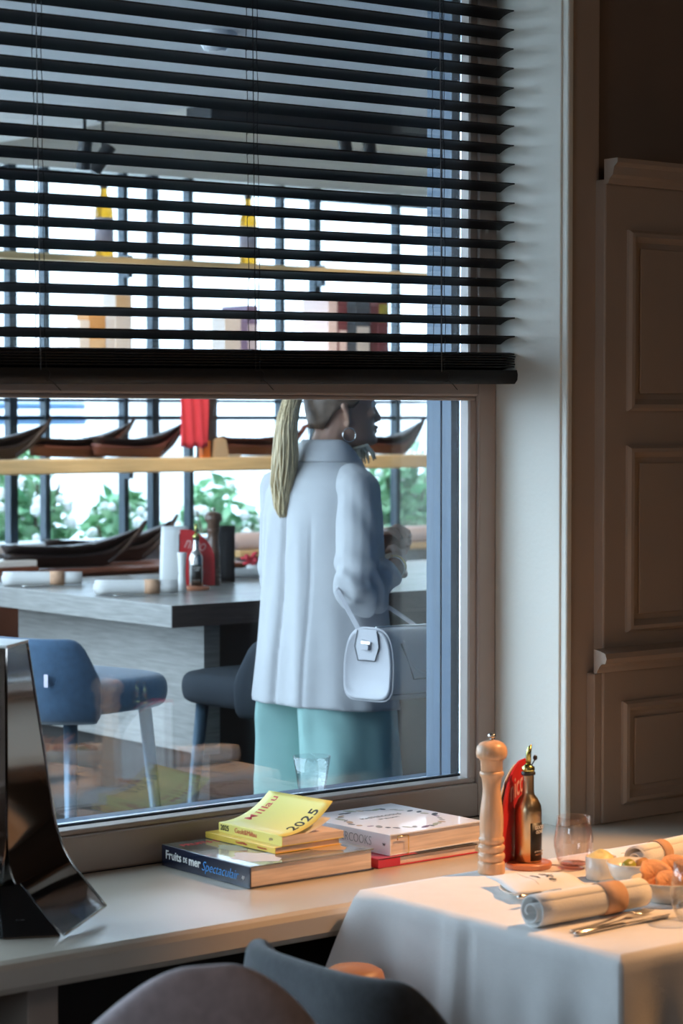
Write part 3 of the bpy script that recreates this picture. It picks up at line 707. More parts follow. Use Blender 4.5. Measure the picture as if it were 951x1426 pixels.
# ------------------------------------------------------------------ bench behind the bar table
t = thing('banquette', 'speckled grey banquette along the terrace glazing', 'bench', (5.38, 7.0, 0))
b = BM(); box(b, (0, 0, .05), (3.4, .48, .62)); obj('base', b, 'oakdark', t)
b = BM(); box(b, (0, -.02, .6205), (3.4, .40, .74)); obj('seat', b, 'bench', t, bevel=.03)
b = BM(); box(b, (0, .401, .6205), (3.4, .50, 1.045)); obj('backrest', b, 'bench', t, bevel=.012)
b = BM(); box(b, (0, .37, 1.0455), (3.4, .505, 1.072)); obj('wood_rail', b, 'shelf', t, bevel=.004)
b = BM(); tube(b, [(0, .41, 1.108), (3.4, .41, 1.108)], .0345, 16); obj('top_roll', b, 'rose', t, True)

# ------------------------------------------------------------------ bar stools
def stool(loc, rz, label, m='blue'):
    t = thing('bar_stool', label, 'bar stool', loc, (0, 0, rz), 'upholstered bar stools on the terrace')     # faces +x
    SZ = .765
    b = BM(); rings = []
    for z, k in ((0, .90), (.012, .97), (.05, 1.0), (.08, .985), (.098, .93), (.104, .80)):
        r = []
        for q in range(36):
            a = 2*PI*q/36; c, s = math.cos(a), math.sin(a)
            n = 4.2; rr = 1 / ((abs(c) ** n + abs(s) ** n) ** (1/n))
            r.append(V((.02 + .225 * rr * c * k, .225 * rr * s * k, SZ + z)))
        rings.append(r)
    loft(b, rings); obj('seat', b, m, t, True, subsurf=1)
    b = BM(); rings = []                                   # curved low back that wraps round the seat
    for i in range(25):
        th = -1.12 + 2.24 * i / 24
        e = smooth01((1.12 - abs(th)) / .26)
        n = 3.0; c, s = math.cos(th), math.sin(th); rr = 1 / ((abs(c) ** n + abs(s) ** n) ** (1/n))
        sec = []
        hb, ht = -.035, .215 * (.42 + .58 * e)
        for (o_, z_) in ((0, hb), (.034, hb), (.040, lerp(hb, ht, .5)), (.036, ht - .012), (.018, ht), (.004, ht - .010), (-.002, lerp(hb, ht, .5))):
            R0 = .235 + o_ + .03 * max(0, z_) / .2
            sec.append(V((.0 - R0 * rr * c + .0, R0 * rr * s * .98, SZ + .02 + z_)))
        rings.append(sec)
    loft(b, rings); obj('backrest', b, m, t, True, subsurf=1)
    b = BM(); box(b, (-.274, -.19, SZ + .10), (-.2725, -.175, SZ + .135)); obj('maker_tag', b, 'tag', t)
    for sx, sy in ((1, 1), (1, -1), (-1, 1), (-1, -1)):
        b = BM(); tube(b, [(sx * .15, sy * .15, SZ - .001), (sx * .205, sy * .205, 0.001)], [.020, .013], 12); obj('leg', b, 'bluemetal', t, True)
    b = BM(); k = .181
    tube(b, [(k, k, .30), (k, -k, .30), (-k, -k, .30), (-k, k, .30), (k, k, .30)], .008, 8); obj('foot_ring', b, 'bluemetal', t, True)
    return t
stool((3.50, 5.62, 0), .22, 'navy bar stool at the left end of the grey bar table')
stool((4.150, 5.520, 0), 1.62, 'dark bar stool half hidden behind the woman in the blazer', 'bluedark').scale = (1, 1, .966)

# track spots and a ceiling fitting
def spot(px_, y, zc_, label, ax, aim):
    x = xp(px_, y)
    lamp('track_spot_lamp', 'SPOT', (x, y + .05, zc_ - .24), 42, (1.0, .80, .58), aim, spot_size=1.1, spot_blend=.6, shadow_soft_size=.03)
    t = thing('track_spot', label, 'spotlight', (x, y, 2.7385), group='black spotlights under the terrace ceiling')
    t.location.z = zc_
    b = BM(); lathe(b, [(.02, 0), (.02, -.012), (0, -.012)], 14, cap=False); tube(b, [(0, 0, -.012), (0, 0, -.12)], .006, 8); obj('stem', b, 'lampblack', t, True)
    b = BM(); d = V((math.sin(ax), .25, -math.cos(ax))).normalized()
    tube(b, [V((0, .0, -.13)) - d * .045, V((0, .0, -.13)) + d * .06], .024, 16); obj('lamp_head', b, 'lampblack', t, 'auto')
spot(120, 6.40, 2.5995, 'black track spotlight hanging straight, left pair beyond the blind', .05, (4.5, 7.3, 1.5))
spot(145, 6.52, 2.5995, 'black track spotlight tilted left, left pair beyond the blind', -.5, (5.0, 7.3, 1.6))
spot(478, 6.45, 2.7395, 'black track spotlight, left one of the right pair beyond the blind', .45, (5.5, 7.3, 1.5))
spot(513, 6.45, 2.7395, 'black track spotlight, right one of the right pair beyond the blind', .35, (6.2, 7.3, 1.6))
t = thing('ceiling_detector', 'round white fitting under the terrace soffit', 'ceiling fitting', (3.50, 4.9, 2.5995))
b = BM(); lathe(b, [(.055, 0), (.055, -.015), (.045, -.02), (0, -.02)], 28, cap=False); obj('base', b, 'lampwhite', t, 'auto')
b = BM(); lathe(b, [(.035, -.0205), (.038, -.032), (.03, -.045), (0, -.048)], 28, cap=False); obj('dome', b, 'lampwhite', t, True)

# ================================================================== OUTDOORS
b = BM(); box(b, (-30, 3.95, -.3), (60, 60, -.11)); struct('ground', b, 'pave')
def shrub(x, y, h, w, n, label, nf=0):
    t = thing('flowering_shrub', label, 'shrub', (x, y, -.11), group='green shrubs outside the terrace glazing')
    b = BM()
    for i in range(5): tube(b, [(0, 0, 0), (random.uniform(-.2, .2) * w, random.uniform(-.2, .2) * w, h * .5), (random.uniform(-.4, .4) * w, random.uniform(-.3, .3) * w, h * .9)], [.018, .012, .005], 5)
    obj('stem', b, 'stem', t)
    b = BM()
    for i in range(n):
        th = random.uniform(0, 2*PI); u = random.uniform(-1, 1); r = random.uniform(.55, 1) 
        c = V((w * .5 * r * math.cos(th) * math.sqrt(1 - u*u), w * .42 * r * math.sin(th) * math.sqrt(1 - u*u), h * .55 + h * .47 * r * u))
        a = V((random.gauss(0, 1), random.gauss(0, 1), random.gauss(0, .6))).normalized(); s = random.uniform(.04, .075)
        p = a.cross(V((random.gauss(0, 1), random.gauss(0, 1), random.gauss(0, 1)))).normalized() * s * .42; a *= s
        vs = [b.verts.new(c + q) for q in (-a, p * .9, a, -p * .9)]; b.faces.new(vs)
    o = obj('foliage', b, 'leaf', t); o['kind'] = 'stuff'
    if nf:
        b = BM()
        for i in range(nf):
            th = random.uniform(0, 2*PI); u = random.uniform(-.2, 1)
            c = (w * .5 * math.cos(th) * math.sqrt(1 - u*u), w * .44 * math.sin(th) * math.sqrt(1 - u*u), h * .55 + h * .45 * u)
            bmesh.ops.create_icosphere(b, subdivisions=1, radius=random.uniform(.018, .034), matrix=M.Translation(c))
        o = obj('blossom', b, 'flower', t); o['kind'] = 'stuff'
words = ['leftmost', 'second', 'third', 'fourth', 'fifth', 'sixth', 'seventh', 'eighth', 'ninth', 'tenth']
xs = [4.62 + .55 * k for k in range(8)]
for i, x in enumerate(xs):
    shrub(x, 8.75 + random.uniform(-.1, .15), 1.52 + random.uniform(-.16, .12) + (.12 if i > 4 else 0), .54, 1700, 'green shrub outside the terrace glazing, %s from the left' % words[i], 60 if i in (0, 1, 2, 3) else 20)
# outdoor railing
t = thing('blue_railing', 'blue painted railing outside the terrace, left of the red cloth', 'railing', (3.0, 9.9, -.11))
for z, r in ((1.77, .018), (1.70, .026)):
    b = BM(); tube(b, [(0, 0, z), (3.25, 0, z)], r, 10); obj('rail', b, 'railblue', t, True)
for x in (.3, 1.1):
    b = BM(); tube(b, [(x, 0, 0), (x, 0, 1.76)], .02, 8); obj('post', b, 'railblue', t, True)
# pale house across the street
t = thing('street_house', 'white rendered house across the street, seen past the shelves', 'house', (0, 17, -.11))
for i in range(11):
    z = .05 + i * .72
    b = BM(); box(b, (2, .02, z), (26, .30, z + .66)); obj('facade_course', b, 'render', t)
b = BM(); box(b, (2.02, .05, 0), (25.98, 6, 8.0)); obj('wall', b, 'render', t)
for x in (5.5, 8.2, 10.9, 13.6, 16.3):
    for z in (.75, 3.7):
        b = BM(); box(b, (x, -.03, z), (x + 1.0, .0195, z + 1.7)); f = obj('window_frame', b, 'lampwhite', t)
        b = BM(); box(b, (x + .08, -.04, z + .08), (x + .92, -.0305, z + 1.62)); obj('window_pane', b, 'box2', f)
b = BM(); prism(b, [(1.5, -.5, 8.0), (1.5, 3.2, 10.2), (1.5, 6.6, 8.0)], (25, 0, 0)); obj('roof', b, 'maroon', t)

# ================================================================== ON THE WINDOW LEDGE
SZ = .7225
# ---- polished steel tower with flared sides
t = thing('steel_tower', 'tall tapering dark mirror steel tower with flared foot at the left of the ledge', 'table fireplace', (2.0, 3.42, SZ))
O_ = V((2.0, 3.42, SZ))
def Q(x, y, z): return V((x, y, z)) - O_
T1, T2 = Q(2.011, 3.433, 1.204), Q(2.090, 3.500, 1.204)
N_, F_ = Q(2.002, 3.419, .800), Q(2.152, 3.496, .832)
A_, B_ = Q(2.042, 3.302, .7265), Q(2.186, 3.398, .741)
def edge_curve(T, Bn, E, n=30):
    pts = []
    for i in range(n + 1):
        s = i / n
        if s < .55: pts.append(T.lerp(Bn.lerp(T, .16), s / .55))
        elif s < .75:
            u = (s - .55) / .20; a = Bn.lerp(T, .16); c = Bn.lerp(E, .40)
            pts.append(a * (1-u)**2 + Bn * 2*u*(1-u) + c * u*u)
        else: pts.append(Bn.lerp(E, .40).lerp(E, (s - .75) / .25))
    return pts
ca, cb = edge_curve(T1, N_, A_), edge_curve(T2, F_, B_)
def sheet(ca, cb, nz=14, bulge=.0):
    bm = BM()
    rows = []
    for a, c in zip(ca, cb): rows.append([a.lerp(c, k / nz) for k in range(nz + 1)])
    loft(bm, rows, False, False); solid(bm, .003); return bm
obj('flared_panel', sheet(ca, cb), 'mirror', t, 'auto')
b = BM(); tube(b, [p + V((.0005, 0, 0)) for p in cb], .0024, 8); tube(b, [B_.lerp(A_, k / 6) for k in range(7)], .0024, 8); obj('bright_rim', b, 'edge', t, True)
dn = V((-.42, .90, 0))
L1, L2, L3 = T1 + dn * .11, N_ + dn * .17 + V((0, 0, .02)), N_ + V((-.060, -.035, .0))
c2 = edge_curve(T1 + V((-.004, .002, 0)), N_ + V((-.004, .002, .03)), N_ + V((-.075, -.045, .0)))
d2 = edge_curve(L1, L2 + V((0, 0, .03)), L2 + V((-.075, -.045, .0)))
obj('flared_panel', sheet(d2, c2), 'mirror', t, 'auto')
back = T2 + dn * .11
fb = F_ + dn * .17
b = BM()
eps = V((-.006, .008, 0))
loft(b, [[N_ + eps, F_ + eps + V((-.01, 0, -.03)), fb, L2 + V((.005, .005, -.02))], [T1 + eps + V((.003, 0, -.001)), T2 + eps + V((-.004, 0, -.001)), back, L1 + V((.004, .004, 0))]]); obj('inner_column', b, 'blackgloss', t)
b = BM(); prism(b, [T1 + V((-.002, -.002, .0005)), T2 + V((.003, -.001, .0005)), back + V((.002, .002, .0005)), L1 + V((-.002, .002, .0005))], (0, 0, .005)); obj('lid', b, 'whitetop', t, bevel=.001)  # white colour stands for daylight on the steel top
b = BM()
bt = [Q(1.951, 3.350, SZ + .0005), Q(2.038, 3.306, SZ + .0005), Q(2.092, 3.395, SZ + .0005), Q(2.11, 3.52, SZ + .0005), Q(1.99, 3.58, SZ + .0005), Q(1.89, 3.47, SZ + .0005)]
tp = [p.lerp(Q(2.0, 3.455, .79), .62) for p in bt]
for p in tp: p.z = .078
loft(b, [bt, tp]); obj('base', b, 'blackgloss', t, bevel=.003)
b = BM(); box(b, (-.0375, -.115 + .0, .022), (.020, -.1145, .0226)); b.free()
text(t, 'maker_print', '-- - ---', .006, tuple((bt[0].lerp(bt[1], .3)).lerp(tp[0].lerp(tp[1], .3), .35) + V((-.001, -.002, .0))), tuple(bt[1] - bt[0]), tuple(tp[0] - bt[0]), 'greyink')

# ---- books
def book(name, label, loc, rz, W, L, T, cover, top=None, spine=None, board=.0028, group=None):
    """lies flat; spine on the -x side, tail (pages) on the -y side; origin at its near left bottom corner"""
    t = thing(name, label, 'book', loc, (0, 0, rz), group)
    b = BM(); box(b, (0, 0, 0), (W, L, board)); obj('back_cover', b, spine or cover, t, bevel=.0008)
    b = BM(); box(b, (0, 0, T - board), (W, L, T)); obj('front_cover', b, top or cover, t, bevel=.0008)
    b = BM(); box(b, (-.001, 0, 0.0002), (board * .8, L, T - .0002)); obj('spine', b, spine or cover, t, bevel=.001)
    b = BM(); box(b, (board * .8 + .0003, .004, board + .0002), (W - .004, L - .004, T - board - .0002)); obj('page_block', b, 'page', t)
    return t
bk = book('cookbook', 'thick navy seafood cookbook lying under the yellow guides', (2.522, 3.424, SZ), 0, .298, .292, .042, 'navy', 'navytop')
def spine_text(bk, body, size, y, z, m, sx=1.0, shear=0, off=0, name='spine_title'):
    return text(bk, name, body, size, (-.0013, y, z), (0, -1, 0), (0, 0, 1), m, 'LEFT', shear, sx, off)
spine_text(bk, 'Fruits', .0235, .278, .024, 'whiteink', 1.0, 0, .0005)
spine_text(bk, 'DE', .014, .218, .022, 'whiteink', .80, 0, .0003)
spine_text(bk, 'mer', .0235, .199, .023, 'whiteink', 1.0, 0, .0007)
spine_text(bk, 'Spectaculair', .0265, .156, .020, 'blueink', .92, .35, -.0003)
spine_text(bk, 'ap', .012, .026, .020, 'whiteink', .8, .3)
text(bk, 'cover_title', 'FRUITS DE MER', .026, (.02, .255, .0422), (1, 0, 0), (0, 1, 0), 'redink', 'LEFT', 0, .9)
for k, (x, y, w, l, m) in enumerate(((.02, .02, .09, .10, 'box2'), (.19, .03, .085, .09, 'box3'), (.06, .14, .05, .07, 'greenink'))):
    b = BM(); n = 14; prism(b, [(x + w/2 + w/2 * math.cos(2*PI*q/n) * (1 + .2 * math.sin(q * 2.3)), y + l/2 + l/2 * math.sin(2*PI*q/n) * (1 + .2 * math.cos(q * 1.7)), .0421) for q in range(n)], (0, 0, .0001)); obj('cover_print', b, m, bk)

bk = book('restaurant_guide', 'slim amber yellow guide between the curled guide and the navy cookbook', (2.632, 3.492, SZ + .0426), .02, .165, .225, .0125, 'yellow2', board=.0010)
spine_text(bk, 'Gault&Millau', .007, .125, .0062, 'redink', 1, 0, 0); spine_text(bk, 'Restaurants', .006, .055, .0062, 'redink', 1)
GZ = SZ + .0426 + .0128
bk = thing('restaurant_guide', 'yellow 2025 restaurant guide with curled open cover, top of the left pile', 'book', (2.648, 3.492, GZ), (0, 0, .01))
GW, GL, GT = .139, .205, .0185; PW = .154
b = BM(); box(b, (0, 0, 0), (PW, GL, .0008)); obj('back_cover', b, 'yellow', bk)
b = BM(); box(b, (-.0008, 0, 0.0001), (.0006, GL, GT)); obj('spine', b, 'yellow', bk)
b = BM(); rings = []
for i in range(13):
    u = i / 12; x = .0008 + (PW - .002) * u; zt = GT - .0012 + .004 * math.sin(PI * u) * (1 - u) - .0035 * smooth01(u)
    rings.append([V((x, .001, .001)), V((x, GL - .001, .001)), V((x, GL - .001, zt)), V((x, .001, zt))])
loft(b, rings); obj('page_block', b, 'page', bk)
def curl(u, v):                                     # u across from the spine, v along it: the lifted front cover
    x = GW * (u - .10 * u * u); z = GT + .054 * u ** 2.2 * (1 - .10 * v) + .002 * u
    return V((x, GL * v, z))
b = BM(); loft(b, [[curl(i / 16, j / 8) for j in range(9)] for i in range(17)], False, False); solid(b, .0006); obj('front_cover', b, 'yellow', bk, True)
b = BM(); loft(b, [[curl(i / 12 * .94, j / 8 * .98 + .01) + V((.003, 0, -.006 - .02 * (i / 12) ** 2)) for j in range(9)] for i in range(13)], False, False); solid(b, .0003); obj('lifted_leaf', b, 'whitebook', bk, True)
def curl_text(body, size, u, v, m, name='cover_title', sx=1.0):
    p = curl(u, v); du = (curl(u + .05, v) - curl(u - .05, v)).normalized(); dv = V((0, 1, 0)); n = du.cross(dv)
    return text(bk, name, body, size, p + n * .0016, -dv if False else du, dv, m, 'CENTER', 0, sx, .0003)
def along(body, size, u, v, m, sx=1.0, name='cover_title'):
    # the title runs up the cover: baseline along the spine direction
    p = curl(u, v); du = (curl(u + .05, v) - curl(u - .05, v)).normalized(); n = du.cross(V((0, 1, 0)))
    return text(bk, name, body, size, p + n * .0016, du, (0, 1, 0), m, 'CENTER', 0, sx, .0003)
def follow_text(body, size, u0, v0, m, off=.0003):
    """letters one by one so they follow the bent cover"""
    u = u0
    for ch in body:
        p = curl(u, v0); du = (curl(u + .02, v0) - curl(u - .02, v0)).normalized(); n = du.cross(V((0, 1, 0)))
        text(bk, 'cover_letter', ch, size, p + n * .0008, du, (0, 1, 0), m, 'CENTER', 0, 1, off)
        u += (.30 if ch in 'il' else .55 if ch != 'M' else .66) * size / GW
follow_text('2025', .036, .36, .14, 'ink', .0005)
follow_text('Millau', .031, .42, .84, 'redink', .0002)
spine_text(bk, '2025', .0150, .199, .010, 'ink', .95, 0, .0001); spine_text(bk, 'Gault&Millau', .0140, .152, .010, 'redink', 1.0, 0, -.0001)
spine_text(bk, 'gids', .0075, .040, .010, 'brownink')

bk = book('cookbook', 'slim crimson book with black cover under the white cookbook', (2.832, 3.424, SZ), .01, .262, .285, .0185, 'blackcover', 'blackcover', 'bookred', .0022)
b = BM(); box(b, (-.0013, -.0003, .002), (.055, .0012, .0165)); obj('tail_band', b, 'bookred', bk)
b = BM(); box(b, (0, .0, .0186), (.10, .06, .0188)); obj('cover_corner', b, 'bookred', bk)
b = BM(); box(b, (-.0016, .05, .004), (-.0011, .09, .014)); obj('spine_panel', b, 'whiteink', bk)
bk = book('cookbook', 'thick white illustrated cookbook with grey spine lettering, right pile', (2.868, 3.432, SZ + .0190), .03, .250, .280, .042, 'whitebook')
spine_text(bk, 'MASTERCOOKS', .026, .198, .022, 'greyink', .78, 0, -.0004)
spine_text(bk, 'w', .012, .022, .022, 'ink', 1.1)
text(bk, 'cover_title', 'MASTERCOOKS', .019, (.125, .17, .0424), (1, 0, 0), (0, 1, 0), 'greyink', 'CENTER', 0, .8, -.0003)
text(bk, 'cover_subtitle', 'OF BELGIUM', .012, (.125, .145, .0424), (1, 0, 0), (0, 1, 0), 'greyink', 'CENTER', 0, .8, -.0003)
rs = random.Random(3)
for k in range(34):                                 # printed wreath of ingredients round the title
    a = 2*PI*k/34; x = .125 + .100 * math.cos(a) * (1 + rs.uniform(-.1, .06)); y = .14 + .112 * math.sin(a) * (1 + rs.uniform(-.1, .06))
    w, l, th = rs.uniform(.006, .017), rs.uniform(.003, .007), rs.uniform(0, PI)
    b = BM(); prism(b, [(x + w * math.cos(2*PI*q/9) * math.cos(th) - l * math.sin(2*PI*q/9) * math.sin(th), y + w * math.cos(2*PI*q/9) * math.sin(th) + l * math.sin(2*PI*q/9) * math.cos(th), .04215) for q in range(9)], (0, 0, .0001))
    obj('cover_sprig', b, rs.choice(['greenink', 'greenink', 'brownink', 'greyink', 'purple', 'slatecov']), bk)
b = BM(); tube(b, [(.018, -.0012, .030), (.018, -.0025, .038), (.046, -.0025, .036), (.046, -.0025, .004), (.040, -.0025, -.008)], .0012, 6); ball(b, (.040, -.0025, -.012), .0022, 8); obj('gilt_bookmark', b, 'goldj', bk, True)

# ---- tumbler on the outer ledge, behind the glass
def tumbler(name, label, loc, prof_out, th, m, group=None):
    t = thing(name, label, 'glass', loc, group=group)
    inner = [(max(0, r - th), z) for r, z in prof_out]
    b = BM(); pr = [(0, 0)] + prof_out + [(prof_out[-1][0] - th, prof_out[-1][1])] + [(r, max(z, .006)) for r, z in inner[::-1][1:]] + [(0, .006)]
    lathe(b, pr, 48, cap=False); obj('glass_body', b, m, t, True); return t
tumbler('water_tumbler', 'clear flared tumbler standing on the outer ledge behind the glass', (3.042, 3.905, .7705), [(.0255, 0), (.0265, .002), (.034, .055), (.041, .098)], .0018, 'cglass')

# ================================================================== THE LAID TABLE
X0, X1, Y0, Y1, TT = 2.593, 3.335, 2.535, 3.187, .7485
t = thing('dining_table', 'square dining table hidden under the white cloth by the window', 'table', ((X0+X1)/2, (Y0+Y1)/2, 0))
hx, hy = (X1-X0)/2, (Y1-Y0)/2
b = BM(); box(b, (-hx, -hy, .718), (hx, hy, TT)); obj('tabletop', b, 'beech', t, bevel=.003)
b = BM(); lathe(b, [(.03, .7178), (.03, .03), (.04, .02)], 18); obj('pedestal', b, 'lampblack', t, 'auto')
b = BM(); box(b, (-.22, -.22, .001), (.22, .22, .019)); obj('base_plate', b, 'lampblack', t, bevel=.004)
# cloth
CT = TT + .0012
b = BM(); cx, cy = (X0+X1)/2, (Y0+Y1)/2
NP = 360; rc = .010; per = []
def rect_pt(s):
    """point, outward normal and the nearest corner's (index, arc distance) for s in 0..1 round the table, from corner X0,Y1 anticlockwise"""
    cor = [V((X0, Y1, 0)), V((X0, Y0, 0)), V((X1, Y0, 0)), V((X1, Y1, 0))]
    nor = [V((-1, 0, 0)), V((0, -1, 0)), V((1, 0, 0)), V((0, 1, 0))]
    Ls = [(cor[(i+1) % 4] - cor[i]).length for i in range(4)]; Lt = sum(Ls); d = s * Lt
    for i in range(4):
        if d <= Ls[i] + 1e-9:
            p = cor[i].lerp(cor[(i+1) % 4], d / Ls[i]); return p, i, d, Ls[i], nor
        d -= Ls[i]
ss = []
cs = [0.0]
for L_ in ((Y1-Y0), (X1-X0), (Y1-Y0), (X1-X0)): cs.append(cs[-1] + L_ / (2 * ((Y1-Y0) + (X1-X0))))
for i in range(4):
    for k in range(90):
        u = k / 90; ss.append(lerp(cs[i], cs[i+1], .5 - .5 * math.cos(PI * u) if True else u))
cdir = [V((-1.0, .10, 0)), V((-.7, -.75, 0)), V((.7, -.7, 0)), V((.4, .0, 0))]
camp = [.62, .30, .30, .15]
ND = 22; DROP = .46
grid = []
for s in ss:
    p, i, d, L_, nor = rect_pt(min(s, .99999))
    e0, e1 = d, L_ - d
    c0 = gauss(e0, .050); c1 = gauss(e1, .050)
    fl = {0: .035, 1: .06, 2: .06, 3: .0}[i]
    col = []
    for k in range(ND + 1):
        z = DROP * (k / ND) ** 1.15
        out = nor[i] * (.0025 + min(z, .012) * .25 + fl * z * (1 - c0) * (1 - c1))
        wv = (.010 * math.sin(d * 29 + i * 2.1) + .007 * math.sin(d * 53 + 1.3 * i)) * smooth01(z / .35) * (1 - c0) * (1 - c1)
        if i == 3: wv = 0
        if i == 0: wv += .0045 * gauss(d - .27, .012) * smooth01(z / .03) - .004 * gauss(d - .30, .010) * smooth01(z / .03) + .003 * gauss(d - .245, .008)
        out = out + nor[i] * wv
        for c, q in ((c0, i), (c1, (i + 1) % 4)):
            m_ = min(z, .30)
            out = out + cdir[q] * (camp[q] * m_ * c * (1 - .35 * m_ / .3))
        P_ = V((p.x + out.x, p.y + out.y, CT - z + (.0 if k else 0)))
        if P_.y > 3.198: P_.y = 3.198
        if k == 0: P_ = V((p.x, p.y, CT))
        col.append(P_)
    grid.append(col)
vg = [[b.verts.new(q) for q in col] for col in grid]
n = len(vg)
for a in range(n):
    c = (a + 1) % n
    for k in range(ND): b.faces.new((vg[a][k], vg[a][k+1], vg[c][k+1], vg[c][k]))
# gently rumpled top as rings towards the centre
prev = [col[0] for col in vg]
for q, f_ in enumerate((.96, .88, .75, .55, .3)):
    cur = []
    for v in prev and [col[0] for col in vg]:
        p = V((lerp(cx, v.co.x, f_), lerp(cy, v.co.y, f_), CT)); cur.append(b.verts.new(p))
    for a in range(n): b.faces.new((prev[a], prev[(a+1) % n], cur[(a+1) % n], cur[a]))
    prev = cur
b.faces.new(prev)
o = obj('tablecloth', b, 'cloth', smooth=True); tag(o, 'white linen tablecloth draped over the dining table', 'tablecloth')
so = o.modifiers.new('thickness', 'SOLIDIFY'); so.thickness = .0009; so.offset = 1
TZ2 = CT + .0012

pepper_mill((2.880, 3.152, TZ2), .3, 'tall beech pepper mill on the dining table by the white cookbook')
menu_stand((2.966, 3.180, TZ2), .44, 'red menu stand behind the gold oil bottle on the dining table')
oil_bottle((2.966 - .005*.903 + .0285*.43, 3.180 - .005*.43 - .0285*.903, TZ2 + .0112), -1.40, 'gold oil bottle with black label on the dining table')
tumbler('wine_tumbler', 'rose tinted stemless wine tumbler beyond the butter pot', (3.035, 3.092, TZ2), [(.020, 0), (.024, .0015), (.033, .02), (.0375, .042), (.0375, .055), (.034, .078), (.0315, .098)], .0013, 'rglass', 'stemless glasses')
b = BM(); lathe(b, [(0, .0062), (.0215, .0062), (.0255, .0085), (.0245, .0105), (0, .0100)], 36, cap=False); obj('tinted_base', b, 'pinkglass', [o for o in COL.objects if o.name.startswith('wine_tumbler')][-1], True)
tumbler('wine_tumbler', 'clear stemless tumbler at the right edge, before the bowl of crisps', (2.872, 2.640, TZ2), [(.020, 0), (.024, .0015), (.033, .02), (.0375, .042), (.0375, .055), (.034, .078), (.0315, .098)], .0013, 'cglass', 'stemless glasses')
# butter pot
t = thing('butter_pot', 'small cream pot of yellow butter beside the wine tumbler', 'pot', (3.000, 2.985, TZ2))
b = BM(); lathe(b, [(0, 0), (.026, 0), (.028, .003), (.0285, .042), (.027, .0425), (.0255, .040), (.025, .006), (0, .006)], 36, cap=False); obj('pot', b, 'porcelain', t, True)
b = BM()
rings = []
for r, z in ((.0248, .034), (.0235, .041), (.017, .047), (.009, .0505), (.002, .052)):
    rings.append([V((r * math.cos(2*PI*q/24) - .002 * (z - .034) * 30, r * math.sin(2*PI*q/24), z + .0035 * math.sin(2*PI*q/24 + 1) * (r < .024))) for q in range(24)])
loft(b, rings); obj('butter', b, 'butter', t, True)
# saucer and bowl with two olives
t = thing('saucer', 'cream saucer under the small bowl of olives', 'saucer', (2.958, 2.868, TZ2))
b = BM(); lathe(b, [(0, 0), (.035, 0), (.040, .002), (.064, .010), (.066, .012), (.064, .0125), (.042, .006), (0, .005)], 48, cap=False); obj('saucer_body', b, 'porcelain', t, True)
def bowl(loc, R, h, label):
    t = thing('bowl', label, 'bowl', loc)
    b = BM(); lathe(b, [(0, 0), (R*.5, 0), (R*.56, .002), (R*.56, .004), (R*.82, h*.45), (R, h), (R*.965, h + .001), (R*.78, h*.48), (R*.5, .007), (0, .006)], 48, cap=False); obj('bowl_body', b, 'porcelain', t, True); return t
SB = V((2.982, 2.888, TZ2 + .0062))
bowl(SB, .046, .042, 'small cream bowl on the saucer holding two olives')
def olive(name, label, loc, rot, r, L, m, cat='olive'):
    t = thing(name, label, cat, loc, rot)
    b = BM(); ball(b, (0, 0, 0), r, 20, (L, 1, .96))
    for v in b.verts: v.co += v.normal * 0 + V((0, 0, .0008 * math.sin(v.co.x * 400)))
    obj('fruit', b, m, t, True)
    b = BM(); tube(b, [(r*L*.96, 0, 0), (r*L*1.06, 0, .0008)], .0016, 6); obj('stalk', b, 'stem', t)
olive('olive', 'green olive at the left in the small bowl', SB + V((-.012, -.004, .036)), (0, 0, .2), .0135, 1.2, 'olive')
olive('stuffed_pepper', 'rust brown stuffed pepper beside the green olive', SB + V((.014, -.014, .036)), (0, .05, .2), .0145, 1.45, 'rust', 'pepper')
# crisps
CB = V((2.958, 2.777, TZ2))
bowl(CB, .066, .038, 'wide cream bowl of orange crisps at the right of the napkin roll')
for i, (x, y, z, a, e, s, lab) in enumerate(((-.028, .006, .047, 1.2, 1.15, .030, 'large orange crisp standing at the left back of the wide bowl'), (-.024, -.024, .037, 1.0, 1.1, .025, 'orange crisp leaning in front at the left of the wide bowl'), (.030, .012, .047, .9, 1.2, .030, 'orange crisp standing at the right back of the wide bowl'), (.0, .034, .040, 1.5, 1.2, .022, 'orange crisp at the far rim of the wide bowl'))):
    b = BM(); rows = []
    for r in range(5):
        rr = s * r / 4 + .0005
        rows.append([V((rr * math.cos(2*PI*q/20) * (1 + .06 * math.sin(3*q)), rr * math.sin(2*PI*q/20), .35 * rr * rr / s * math.cos(4*PI*q/20) + .0012 * math.sin(q * 2.1))) for q in range(20)])
    loft(b, rows, False); b.faces.new([v for v in list(b.verts)[:20]]); solid(b, .0014)
    o = obj('crisp', b, 'crisp', smooth=True, loc=CB + V((x, y, z))); o.rotation_euler = (e, 0, a - 1.6); tag(o, lab, 'crisp', 'crisps in the wide bowl')
